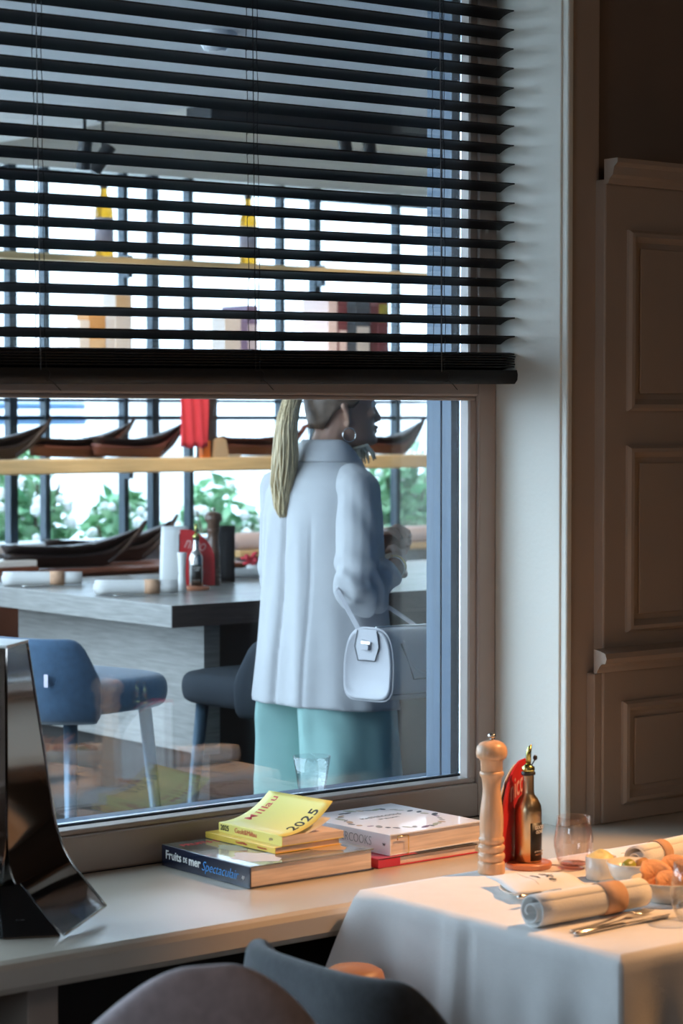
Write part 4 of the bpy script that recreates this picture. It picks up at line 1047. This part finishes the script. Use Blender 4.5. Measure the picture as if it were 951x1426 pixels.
# bread plate with a printed napkin bag and a knife
PC = V((2.806, 2.945, TZ2))
t = thing('bread_plate', 'round cream bread plate under the printed paper bag', 'plate', PC)
b = BM(); lathe(b, [(0, 0), (.040, 0), (.044, .002), (.070, .013), (.072, .015), (.070, .0155), (.046, .006), (0, .005)], 56, cap=False); obj('plate_body', b, 'porcelain', t, True)
def bag(label, loc, rz, W, L, txt, lumps=1):
    t = thing('paper_bag', label, 'napkin bag', loc, (0, 0, rz), 'printed napkin bags')
    b = BM(); rows = []
    def hgt(u, v): return .0025 + .011 * lumps * math.sin(PI * min(max(u, 0), 1)) ** .7 * math.sin(PI * v) ** .6 + .0025 * lumps * math.sin(u * 9 + v * 4) * math.sin(PI*v)
    for i in range(19):
        u = i / 18
        rows.append([V((W * (u - .5), L * (j / 14 - .5) + .004 * math.sin(u * 6), hgt(u, j / 14))) for j in range(15)])
    loft(b, rows, False, False); solid(b, .0022); obj('paper', b, 'napkin', t, True)
    for k, (tx, s, y) in enumerate(txt):
        x = -.5 * len(tx) * s * .62
        for ch in tx:
            x += s * .62
            if ch == ' ': continue
            u = x / W + .5
            if 0.02 < u < .98: text(t, 'print', ch, s, (x, y, hgt(u, y / L + .5) + .0009), (1, 0, 0), (0, 1, 0), 'ink', 'CENTER', .2, 1.1, .0002)
    b = BM(); tube(b, [(W * (u - .5), L * -.16, hgt(u, .34) + .0002) for u in [q / 12 for q in range(2, 11)]], .0005, 4); obj('crease_line', b, 'brownink', t)
    return t
bag('white paper napkin bag printed NICO lying over the bread plate', PC + V((.022, .020, .0165)), -1.95, .155, .150, (('nico', .026, .012), ('BRASSERIE', .007, -.012)))
bag('white printed paper bag at the far right corner of the cloth', V((3.235, 3.115, TZ2)), -.4, .13, .09, (('nico', .022, 0),), .35)
t = cutlery_knife(PC + V((-.045, -.050, .0155)), .08, 'small butter knife resting on the rim of the bread plate', .115)
# rolled napkins and cutlery
napkin_roll((2.745, 2.766, TZ2), -.02, 'white napkin roll with kraft band at the front of the dining table', .262, .030, 'napkin rolls on the dining table')
napkin_roll((3.208, 3.012, TZ2), .16, 'white napkin roll lying across the far right of the dining table', .235, .026, 'napkin rolls on the dining table', band=(.30, .42))
cutlery_fork((2.752, 2.712, TZ2), .13, 'steel fork lying before the front napkin roll', 0, .215)
cutlery_knife((2.750, 2.680, TZ2), .02, 'long steel knife nearest the front edge of the cloth', .235)

# ================================================================== CHAIRS IN THE FOREGROUND
def tub_chair(name, loc, rz, label, m, hb, ha, R=.235, sh=.55, p=2.6, seat_z=.45, leg='post', te=1.55):
    """faces +x; shell of back and arms, seat cushion, four legs"""
    t = thing(name, label, 'chair', loc, (0, 0, rz), 'tub chairs at the window tables')
    b = BM(); rings = []
    TH = 2.05
    for i in range(57):
        th = -TH + 2 * TH * i / 56
        e = 1 - smooth01((abs(th) - sh) / (te - sh + .0001))
        top = ha + (hb - ha) * e - .10 * smooth01((abs(th) - 1.55) / .5)
        c, s = math.cos(th), math.sin(th)
        rr = 1 / ((abs(c) ** p + abs(s) ** p) ** (1/p))
        sec = []
        lo = seat_z - .10
        for o_, f_ in ((-.004, 0), (.004, .35), (.012, .7), (.014, .93), (.006, .985), (-.008, 1.0), (-.024, .985), (-.032, .93), (-.030, .7), (-.026, .35), (-.022, 0)):
            z = lerp(lo, top, f_); rad = (R + o_) * rr * (.86 + .14 * smooth01((z - lo) / .22))
            sec.append(V((-rad * c, rad * s, z)))
        rings.append(sec)
    loft(b, rings); obj('shell', b, m, t, True, subsurf=1)
    b = BM(); rings = []
    for z, k in ((seat_z - .09, .80), (seat_z - .07, .84), (seat_z - .02, .86), (seat_z, .82), (seat_z + .006, .6)):
        rings.append([V((.01 + (R - .02) * k * math.cos(2*PI*q/32), (R - .02) * k * math.sin(2*PI*q/32), z)) for q in range(32)])
    loft(b, rings); obj('seat', b, m, t, True)
    for sx, sy in ((1, 1), (1, -1), (-1, 1), (-1, -1)):
        b = BM(); tube(b, [(sx * .11, sy * .11, seat_z - .092), (sx * .17, sy * .17, .001)], [.016, .010], 10); obj('leg', b, leg, t, True)
    return t
tub_chair('tub_chair', (1.800, 2.662, 0), 1.25, 'mauve grey upholstered tub chair at the bottom left of the photo', 'pink', .885, .70, .235, .10, 2.3, te=1.35)
tub_chair('tub_chair', (2.300, 2.690, 0), -.02, 'dark slate tub chair at the left side of the dining table', 'grey', .790, .61, .225, .75, 3.2)
t = thing('stool', 'low tan leather stool half hidden behind the dark slate chair', 'stool', (2.455, 3.035, 0))
b = BM(); lathe(b, [(0, .57), (.046, .57), (.054, .59), (.055, .635), (.050, .652), (.038, .659), (0, .661)], 36, cap=False); obj('seat', b, 'tan', t, True)
for k in range(3):
    b = BM(); a = 2.1 * k + .4; tube(b, [(.035 * math.cos(a), .035 * math.sin(a), .569), (.085 * math.cos(a), .085 * math.sin(a), .001)], [.011, .009], 8); obj('leg', b, 'post', t, True)

# ================================================================== THE WOMAN
WP = V((3.965, 5.031, 0))
wr = thing('person', 'woman with blonde ponytail in off white blazer and mint trousers, seen from behind', 'person', WP)
HZ = -.015                                        # head height trim
yaw = -.35
hc = V((.052, -.008, 0)); cyw, syw = math.cos(yaw), math.sin(yaw)
def hd(x, y, z): return V((hc.x + x * cyw - y * syw, hc.y + x * syw + y * cyw, z + HZ))
b = BM()
# torso, neck, arms, legs as tapered limbs that are fused into one surface
chain(b, [((0, 0, .94), .135), ((0, 0, 1.10), .105), ((0, 0, 1.30), .115), ((-.01, 0, 1.40), .095), ((.0, 0, 1.47), .062), ((.022, -.004, 1.54), .053), ((.040, -.006, 1.60), .052)])
chain(b, [((-.01, -.05, 1.415), .05), ((-.02, -.155, 1.405), .044), ((-.085, -.250, 1.145), .040), ((-.02, -.215, 1.16), .038), ((.125, -.150, 1.182), .0265), ((.140, -.142, 1.186), .0255)])
chain(b, [((-.01, .05, 1.415), .05), ((-.02, .155, 1.405), .044), ((.0, .215, 1.148), .040), ((.06, .175, 1.17), .037), ((.205, .03, 1.232), .0265), ((.214, .022, 1.236), .0255)])
for s in (-1, 1):
    chain(b, [((0, s * .08, .90), .10), ((.02, s * .085, .52), .056), ((.0, s * .088, .40), .055), ((-.02, s * .09, .10), .034), ((-.02, s * .09, .055), .036)])
    chain(b, [((-.04, s * .09, .055), .03), ((.07, s * .10, .045), .034), ((.14, s * .105, .035), .026)])
# head: rings with a face profile
def head(bm):
    prof = [  # z, front x, back x, half width
        (1.535, .072, .020, .020), (1.540, .092, -.005, .034), (1.552, .100, -.035, .046), (1.570, .098, -.055, .055), (1.590, .094, -.070, .061),
        (1.610, .093, -.080, .065), (1.632, .092, -.088, .068), (1.655, .088, -.095, .071), (1.680, .093, -.099, .074), (1.705, .091, -.098, .0745),
        (1.730, .080, -.090, .069), (1.750, .060, -.074, .056), (1.764, .030, -.045, .034), (1.769, .002, -.018, .010)]
    rings = []
    for z, fx, bx, w in prof:
        cx_ = (fx + bx) / 2; a = (fx - bx) / 2; r = []
        for k in range(48):
            th = 2*PI*k/48; c, s = math.cos(th), math.sin(th)
            n = 2.25; q = 1 / ((abs(c) ** n + abs(s) ** n) ** (1/n))
            r.append(hd(cx_ + a * c * q, w * s * q, z))
        rings.append(r)
    loft(bm, rings)
head(b)
# nose, lips, chin, brow, ears
chain(b, [(hd(.088, 0, 1.655), .008), (hd(.102, 0, 1.628), .0095), (hd(.110, 0, 1.614), .0095)])
for s in (-1, 1):
    ball(b, hd(.101, s * .011, 1.609), .0075, 10)
    capsule(b, hd(.084, s * .018, 1.672), hd(.074, s * .048, 1.672), .010, .007)
    ball(b, hd(.070, s * .042, 1.626), .017, 12, (1, 1, .8))
    chain(b, [(hd(-.006, s * .070, 1.592), .006), (hd(-.002, s * .073, 1.605), .007), (hd(-.010, s * .079, 1.632), .009), (hd(-.020, s * .081, 1.648), .009), (hd(-.008, s * .075, 1.652), .007)])
capsule(b, hd(.0955, -.015, 1.5885), hd(.0955, .015, 1.5885), .0072, .0072); capsule(b, hd(.0945, -.013, 1.5785), hd(.0945, .013, 1.5785), .0078, .0078)
ball(b, hd(.092, 0, 1.553), .016, 14)
# hands
def hand(bm, wrist, palm, fdir, side, nrm, curl, spread=.0195, thumb=1):
    """fdir: along the fingers, side: towards the little finger, nrm: palm side"""
    wrist, palm = V(wrist), V(palm); fdir = V(fdir).normalized(); side = V(side); side = (side - fdir * side.dot(fdir)).normalized(); nrm = V(nrm); nrm = (nrm - fdir * nrm.dot(fdir) - side * nrm.dot(side)).normalized()
    for i in range(4):
        k = (i - 1.5) * spread
        capsule(bm, wrist + side * k * .55, palm + side * k, .0165, .0125)
    Ln = [.070, .080, .075, .058]
    for i in range(4):
        k = (i - 1.5) * spread; p = palm + side * k + fdir * .006; a = curl * (.75 + .12 * i); d = fdir; pts = [(p, .0098)]
        for j, fr in enumerate((.46, .30, .24)):
            ang = a * (.6 + .55 * j)
            d = (fdir * math.cos(ang) + nrm * math.sin(ang)).normalized(); p = p + d * Ln[i] * fr; pts.append((p, .0090 - .0012 * j))
        chain(bm, pts)
    base = wrist.lerp(palm, .30) - side * spread * 1.6 * thumb
    d1 = (fdir * .75 - side * .55 + nrm * .45).normalized(); p1 = base + d1 * .038; d2 = (fdir * .85 - side * .05 + nrm * .55).normalized(); p2 = p1 + d2 * .030; p3 = p2 + (fdir * .7 + nrm * .5 + side * .2).normalized() * .022
    chain(bm, [(base, .0145), (p1, .0115), (p2, .0100), (p3, .0080)])
hand(b, (.148, -.138, 1.188), (.202, -.098, 1.190), (.78, .58, -.10), (.05, -.1, -1), (-.55, .75, -.1), .85)
hand(b, (.218, .018, 1.238), (.245, -.028, 1.262), (.35, -.72, -.10), (.35, .1, -.8), (-.7, -.4, -.5), .95)
remesh('body', b, .0042, 'skin', wr, 3, .5)
# eyes, brows and lips
for s in (-1, 1):
    b = BM(); ball(b, hd(.0805, s * .031, 1.655), .0115, 14); obj('eye', b, 'whitetop', wr, True)
    b = BM(); ball(b, hd(.0895, s * .031, 1.655), .0045, 10); obj('iris', b, 'slatecov', wr, True)
    b = BM(); tube(b, [hd(.094, s * .014, 1.680), hd(.092, s * .030, 1.684), hd(.078, s * .052, 1.680)], [.0028, .003, .0015], 8); obj('eyebrow', b, 'brownhair', wr, True)
b = BM(); tube(b, [hd(.097, -.020, 1.5835), hd(.1028, -.009, 1.589), hd(.1035, 0, 1.5875), hd(.1028, .009, 1.589), hd(.097, .020, 1.5835)], [.002, .004, .004, .004, .002], 8)
tube(b, [hd(.097, -.018, 1.582), hd(.1022, 0, 1.577), hd(.097, .018, 1.582)], [.002, .0048, .002], 8); obj('lips', b, 'lip', wr, True)
# hair: cap drawn back to a ponytail
b = BM(); rings = []
for i in range(17):
    u = i / 16; ph = u * PI * .5                          # 0 crown .. 1 hairline
    r = []
    for k in range(48):
        th = 2*PI*k/48; c, s = math.cos(th), math.sin(th)
        front = smooth01((c - .1) / .6); nape = smooth01((-c - .2) / .6)
        zlow = lerp(lerp(1.642, 1.712, front), 1.585, nape)
        z = lerp(1.778, zlow, u ** 1.4)
        v = (z - 1.672) / .106
        rad = math.sqrt(max(.0, 1 - max(0, v) ** 2)) if v > 0 else 1 - .22 * (-v) ** 1.6 * (1 if nape > .3 else .4)
        r.append(hd(-.004 + .104 * c * rad, .0815 * s * rad, z))
    rings.append(r)
loft(b, rings, False); b.faces.new([v for v in list(b.verts)[:48]]); solid(b, .006); obj('hair_cap', b, 'brownhair', wr, True)
hr = random.Random(11)
root = hd(-.098, .004, 1.700)
b = BM(); path = [root + V((.012, 0, .0)), root + V((-.028, .0, .012)), root + V((-.052, 0, -.035)), V((-.122, .010, 1.585)), V((-.128, .012, 1.50)), V((-.134, .014, 1.42)), V((-.136, .014, 1.36)), V((-.137, .014, 1.325))]
rad = [.012, .017, .024, .029, .034, .034, .024, .006]
def cat(pts, n=5):
    out = []
    for i in range(len(pts) - 1):
        p0, p1, p2, p3 = pts[max(i-1, 0)], pts[i], pts[i+1], pts[min(i+2, len(pts)-1)]
        for k in range(n):
            t_ = k / n; out.append(.5 * ((2*p1) + (p2 - p0)*t_ + (2*p0 - 5*p1 + 4*p2 - p3)*t_*t_ + (3*p1 - p0 - 3*p2 + p3)*t_**3))
    return out + [pts[-1]]
cp = cat(path); cr = [rad[min(int(i/5), 6)] + (rad[min(int(i/5)+1, 7)] - rad[min(int(i/5), 6)]) * ((i % 5)/5) for i in range(len(cp))]; cr[-1] = .004
tube(b, cp, [r * .82 for r in cr], 16)
pony = obj('ponytail', b, 'blonde', wr, True)
b = BM()
for k in range(90):
    a = hr.uniform(0, 2*PI); q = hr.uniform(.78, 1.05); ph = hr.uniform(0, 6)
    end = hr.randint(len(cp) - 10, len(cp)); st = hr.choice((1, 3, 5))
    pts = []
    for i in range(st, end):
        aa = a + .35 * math.sin(i * .17 + ph)
        pts.append(cp[i] + V((math.cos(aa), math.sin(aa), 0)) * cr[i] * q + V((0, 0, hr.uniform(-.002, .002))) + V((math.cos(a), math.sin(a), 0)) * .004 * max(0, i - len(cp) + 8) / 8)
    if len(pts) > 3: tube(b, pts, [.0034] * (len(pts) - 2) + [.002, .0006], 5)
o = obj('strands', b, 'blonde', pony, True); o['kind'] = 'stuff'
b = BM(); bmesh.ops.create_uvsphere(b, u_segments=12, v_segments=8, radius=.020, matrix=M.Translation(root + V((-.008, 0, .004)))); obj('hair_tie', b, 'ink', wr, True)
b = BM()
for k in range(9):
    x0 = hd(-.09 + hr.uniform(-.01, .01), hr.uniform(-.03, .01), 1.60)
    tube(b, [x0, x0 + V((hr.uniform(-.03, .0), 0, -.05)), x0 + V((hr.uniform(-.035, .0), 0, -.10))], [.0009, .0007, .0004], 4)
o = obj('loose_strands', b, 'blonde', wr, True); o['kind'] = 'stuff'
# hoop earring and bracelet
for s in (-1, 1):
    b = BM(); c = hd(-.002, s * .076, 1.568)
    tube(b, [c + V((.019 * math.sin(2*PI*k/28) * cyw, .019 * math.sin(2*PI*k/28) * syw, .019 * math.cos(2*PI*k/28))) for k in range(29)], .0016, 8, cap=False); obj('hoop_earring', b, 'silver', wr, True)
wd = V((.86, .42, .05)).normalized()
def ring_on(bm, c, d, R, r):
    d = V(d).normalized(); s = d.cross(V((0, 0, 1))).normalized(); u = s.cross(d)
    tube(bm, [V(c) + (s * math.cos(2*PI*k/28) + u * math.sin(2*PI*k/28)) * R for k in range(29)], r, 8, cap=False)
b = BM(); ring_on(b, (.142, -.141, 1.187), wd, .0285, .0030); obj('bracelet', b, 'goldj', wr, True)
b = BM(); ring_on(b, (.132, -.146, 1.184), wd, .0290, .0024); obj('bracelet', b, 'silver', wr, True)

# trousers
b = BM()
def leg_ring(s, z, cx_, cy_, a, w, crease=.0):
    r = []
    for k in range(40):
        th = 2*PI*k/40; c, sn = math.cos(th), math.sin(th)
        e = crease * (gauss(((th + PI) % (2*PI)) - PI, .22) + gauss(th - PI, .22))
        r.append(V((cx_ + (a + e) * c, cy_ + w * sn, z)))
    return r
for s in (-1, 1):
    rr = []
    for z, cx_, cy_, a, w in ((1.0, 0, .062, .135, .105), (.90, 0, .082, .150, .105), (.80, 0, .098, .152, .105), (.70, .004, .106, .150, .107), (.55, .006, .112, .150, .112), (.35, .0, .116, .150, .116), (.15, -.006, .118, .152, .118), (.045, -.008, .118, .152, .118)):
        rr.append(leg_ring(s, z, cx_, s * cy_, a, w, .012))
    loft(b, rr)
tr = remesh('trousers', b, .008, 'mint', wr, 2, .4)
for v in tr.data.vertices:
    p = v.co; k = .010 * NZ.noise(V((p.x * 9, p.y * 9, p.z * 4))) + .005 * NZ.noise(V((p.x * 18 + p.z * 9, p.y * 18, p.z * 12))) + .004 * math.sin(p.y * 45 + p.z * 6)
    v.co = p + V((p.x, p.y, 0)).normalized() * k * smooth01((.98 - p.z) / .1)
for s in (-1, 1):
    b = BM(); rr = []
    for x, w, h in ((-.075, .022, .05), (-.05, .034, .06), (.02, .038, .055), (.09, .042, .045), (.14, .034, .03), (.165, .012, .018)):
        rr.append([V((x + .01, s * .118 + w * math.cos(2*PI*k/16), .002 + h * (.5 + .5 * math.sin(2*PI*k/16)))) for k in range(16)])
    loft(b, rr); obj('shoe', b, 'whitetop', wr, True)

# blazer: torso and both sleeves fused into one garment
b = BM()
sections = [  # z, centre x, centre y, half depth, half width
    (.800, -.004, .004, .178, .226), (.86, -.006, .002, .172, .220), (.95, -.008, 0, .163, .212), (1.05, -.008, 0, .152, .203), (1.15, -.008, 0, .143, .196), (1.25, -.010, 0, .137, .194),
    (1.33, -.012, 0, .131, .195), (1.39, -.012, 0, .122, .190), (1.43, -.010, 0, .108, .172), (1.460, -.006, 0, .092, .138), (1.482, .000, 0, .078, .098), (1.497, .004, 0, .068, .076)]
rr = []
for z, cx_, cy_, a, w in sections:
    r = []
    for k in range(72):
        th = 2*PI*k/72; c, s = math.cos(th), math.sin(th); n = 2.35
        q = 1 / ((abs(c) ** n + abs(s) ** n) ** (1/n))
        fold = smooth01((1.30 - z) / .45) * (.007 * math.sin(th * 7 + 1.2) + .004 * math.sin(th * 12 + z * 3))
        sl = -.011 * gauss(((th - PI + PI) % (2*PI)) - PI, .07) * smooth01((1.45 - z) / .2)
        zz = z + (.0 if z > .82 else .012 * math.cos(th) * -1 - .022 * s * 0)
        r.append(V((cx_ + (a * q + fold + sl) * c, cy_ + (w * q + fold) * s, zz)))
    rr.append(r)
loft(b, rr)

jk = remesh('blazer', b, .0062, 'jacket', wr, 4, .5)
for v in jk.data.vertices:
    p = v.co.copy()
    n1 = NZ.noise(V((p.x * 7, p.y * 7, p.z * 2.2))); n2 = NZ.noise(V((p.x * 16 + 9, p.y * 16, p.z * 7)))
    d = .0065 * n1 + .0020 * n2
    hem = smooth01((1.25 - p.z) / .4); d += hem * .007 * math.sin(p.y * 26 + 1.0)
    if p.x < 0:
        d -= .006 * gauss(p.y - .004 + .01 * n1, .006) * smooth01((1.47 - p.z) / .05)            # centre back seam
        d -= .004 * gauss(abs(p.y - .0) - (.105 + .02 * (1.3 - p.z)), .006) * smooth01((1.36 - p.z) / .1)   # side panel seams
        d += .007 * gauss(p.y - (.055 + .10 * (1.42 - p.z)), .022) * smooth01((1.45 - p.z) / .2) * smooth01((p.z - .8) / .2)   # long drape folds
        d += .006 * gauss(p.y + (.060 + .05 * (1.42 - p.z)), .020) * smooth01((1.40 - p.z) / .2)
    e = V((p.x + .01, p.y, 0))
    if e.length > .01: v.co = p + e.normalized() * d
SL = {-1: [((-.012, -.135, 1.422), .056), ((-.026, -.176, 1.400), .062), ((-.055, -.214, 1.29), .059), ((-.085, -.245, 1.175), .060), ((-.080, -.246, 1.145), .061), ((-.030, -.222, 1.148), .058), ((.020, -.200, 1.158), .053), ((.062, -.180, 1.166), .046)],
      1: [((-.012, .135, 1.422), .056), ((-.02, .176, 1.400), .060), ((-.01, .205, 1.17), .055), ((.0, .215, 1.148), .055), ((.055, .180, 1.172), .052), ((.10, .145, 1.19), .046)]}
for s_, ch in SL.items():
    b = BM(); chain(b, ch)
    if s_ < 0:
        for k, (t_, r_) in enumerate(((.15, .060), (.38, .058), (.62, .054), (.86, .050), (1.0, .046))):      # pushed-up rumples at the forearm
            p = V((-.050, -.232, 1.146)).lerp(V((.062, -.180, 1.166)), t_); ball(b, p, r_ + .005 * (k % 2), 16)
        ball(b, (-.045, -.236, 1.115), .047, 16); ball(b, (.0, -.218, 1.112), .040, 16)
    sv = remesh('sleeve', b, .0055, 'jacket', wr, 3, .5)
    ax0, ax1 = V((-.03, s_ * .18, 1.40)), V((-.08, s_ * .245, 1.15))
    for v in sv.data.vertices:
        p = v.co.copy(); n1 = NZ.noise(V((p.x * 9 + 3, p.y * 9, p.z * 5))); n2 = NZ.noise(V((p.x * 26, p.y * 26 + 4, p.z * 18)))
        low = smooth01((1.27 - p.z) / .10)
        d = .005 * n1 + low * (.0065 * math.sin(p.z * 80 + p.x * 62 + 5 * n1) + .006 * n2) + (1 - low) * (.0035 * NZ.noise(V((p.x * 20, p.y * 14, p.z * 9 + p.x * 14))) + .0022 * math.sin(p.z * 22 + p.x * 70 + 6 * n1))
        t_ = max(0, min(1, (p - ax0).dot(ax1 - ax0) / (ax1 - ax0).length_squared)); c = ax0.lerp(ax1, t_)
        if p.z < 1.19 and p.x > -.05: c = V((max(-.06, min(.07, p.x)), lerp(-.235, -.178, (p.x + .06) / .13) * -s_, 1.155))
        e = p - c
        if e.length > .01: v.co = p + e.normalized() * d
# collar, lapel and hem details
b = BM(); rows = []
for i in range(33):
    th = PI - 2.35 + 4.7 * i / 32; c, s = math.cos(th), math.sin(th)
    fr = smooth01((c + .2) / 1.0)
    row = []
    for rr_, zz in ((.061, 1.500), (.061, 1.532), (.066, 1.543), (.074, 1.537), (.088, 1.510), (.099, 1.478)):
        row.append(V((.012 + rr_ * 1.0 * c + fr * .03, rr_ * 1.12 * s, zz - fr * .055 - (rr_ - .061) * fr * .8)))
    rows.append(row)
loft(b, rows, False, False); solid(b, .004); obj('collar', b, 'jacket', wr, True, subsurf=1)
b = BM()
tube(b, [(-.150 + .035 * 0, .002, .84), (-.170, .002, .90)], .0004, 4); b.free()
for x, y, z in ((.022, -.243, 1.150), (.008, -.249, 1.147)):
    b = BM(); ball(b, (x, y - .002, z), .0075, 12, (1, .5, 1)); obj('sleeve_button', b, 'tag', wr, True)
b = BM()
for k in range(26):                                # pale fringe of the scarf under the chin
    y = -.070 + .0048 * k; q = hr.uniform(-.008, .008)
    tube(b, [(.070, y * .7, 1.515), (.100, y * .9, 1.522 + q * .4), (.112 + q, y, 1.503), (.118 + q * 1.2, y * 1.05, 1.478 + q)], [.004, .0055, .0045, .0014], 6)
o = obj('scarf_fringe', b, 'blouse', wr, True); o['kind'] = 'stuff'

# ------------------------------------------------------------------ the handbag on her forearm
bg = thing('handbag', 'off white leather bowling handbag hanging from the woman\'s right forearm', 'handbag', WP + V((-.178, -.398, .862)), (0, .045, .26))
BL, BW, BH = .30, .155, .188
def dsec(x, k=1.0, n=40, dz=0):
    r = []
    for q in range(n):
        a = 2*PI*q/n; c, s = math.cos(a), math.sin(a)
        p = 3.2 if s > 0 else 5.5
        rr = 1 / ((abs(c) ** p + abs(s) ** p) ** (1/p))
        tp = 1 - .13 * max(0, s)
        r.append(V((x, BW/2 * k * rr * c * tp, BH/2 + BH/2 * k * rr * s + dz)))
    return r
b = BM(); loft(b, [dsec(.004, .90), dsec(0, .955), dsec(.006, .99), dsec(.02, 1.0), dsec(BL/2, 1.015), dsec(BL - .02, 1.0), dsec(BL - .006, .99), dsec(BL, .955), dsec(BL - .004, .90)]); obj('body', b, 'leather', bg, True)
b = BM()
for x in (.012, BL - .012):
    ring = dsec(x, 1.012, 48); tube(b, ring + [ring[0]], .0030, 8, cap=False)
obj('piping', b, 'leather', bg, True)
b = BM(); rr_ = dsec(.0, .80, 48); 
def endflap(x, sg):
    bm = BM(); f_ = V((sg * .0035, 0, 0))
    pts = [(0, BH * .99), (-.030, BH * .985), (-.038, BH * .75), (-.026, BH * .56), (.026, BH * .56), (.038, BH * .75), (.030, BH * .985)]
    prism(bm, [(x, y, z) for y, z in pts], f_); return bm
b.free()
obj('end_flap', endflap(.0035, -1), 'leather', bg, bevel=.001)
b = BM(); fp = [(-.0015, -.031, BH * .97), (-.0015, -.039, BH * .75), (-.0015, -.027, BH * .55), (-.0015, .027, BH * .55), (-.0015, .039, BH * .75), (-.0015, .031, BH * .97)]
tube(b, fp, .0014, 6); obj('flap_edging', b, 'leatheredge', bg)
b = BM(); tube(b, [(.03, -.006, BH * 1.012), (BL/2, -.006, BH * 1.02), (BL - .03, -.006, BH * 1.012)], .0028, 8); obj('zip', b, 'silver', bg, True)
for s in (-1, 1):                                       # side panel edging
    b = BM(); y = s * BW/2 * 1.02
    tube(b, [(.055, y * .90, BH * .80), (.105, y * 1.0, BH * .30), (BL - .105, y * 1.0, BH * .30), (BL - .055, y * .90, BH * .80)], .0026, 6)
    tube(b, [(.012, y * .99, BH * .10), (BL/2, y * 1.02, BH * .10), (BL - .012, y * .99, BH * .10)], .0014, 6)
    obj('side_edging', b, 'leatheredge', bg)
    b = BM(); pts = []
    for k in range(17):
        a = PI * k / 16
        pts.append((BL/2 - .075 * math.cos(a), s * (BW/2 * .80 + .022 * math.sin(a)), BH * .84 - .085 * math.sin(a)))
    tube(b, pts, .0050, 10); obj('top_handle', b, 'leather', bg, True)
def strap(name, p0, p1, m='leather', w=.0065):
    bm = BM(); p0, p1 = V(p0), V(p1); d = (p1 - p0); sd = V((.25, -1, 0)).normalized(); sd = (sd - d.normalized() * sd.dot(d.normalized())).normalized(); n_ = d.normalized().cross(sd)
    rows = []
    for k in range(13):
        u = k / 12; c = p0 + d * u + n_ * .006 * math.sin(PI * u)
        rows.append([c + sd * w * q1 + n_ * .0016 * q2 for q1, q2 in ((-1, -1), (1, -1), (1, 1), (-1, 1))])
    loft(bm, rows); obj(name, bm, m, bg, bevel=.0006)
inv = M.Translation(WP + V((-.178, -.398, .862))) @ M.Rotation(.26, 4, 'Z') @ M.Rotation(.045, 4, 'Y'); inv = inv.inverted()
E1 = inv @ (WP + V((-.140, -.232, 1.140))); E2 = inv @ (WP + V((.005, -.222, 1.105)))
strap('strap', (-.004, .0, BH * .80), E1); strap('strap', (BL + .004, .0, BH * .80), E2)
b = BM(); tube(b, [E1, E1.lerp(E2, .3) + V((0, .02, .030)), E1.lerp(E2, .7) + V((0, .03, .035)), E2], .006, 8); obj('strap_top', b, 'leather', bg, True)
for x in (-.005, BL + .005):
    b = BM(); box(b, (x - .003, -.014, BH * .78), (x + .003, .014, BH * .82)); obj('buckle', b, 'silver', bg, bevel=.001)
    b = BM(); box(b, (x - .006, -.011, BH * .70), (x + .0055, .011, BH * .775)); obj('buckle_tab', b, 'leather', bg, bevel=.001)
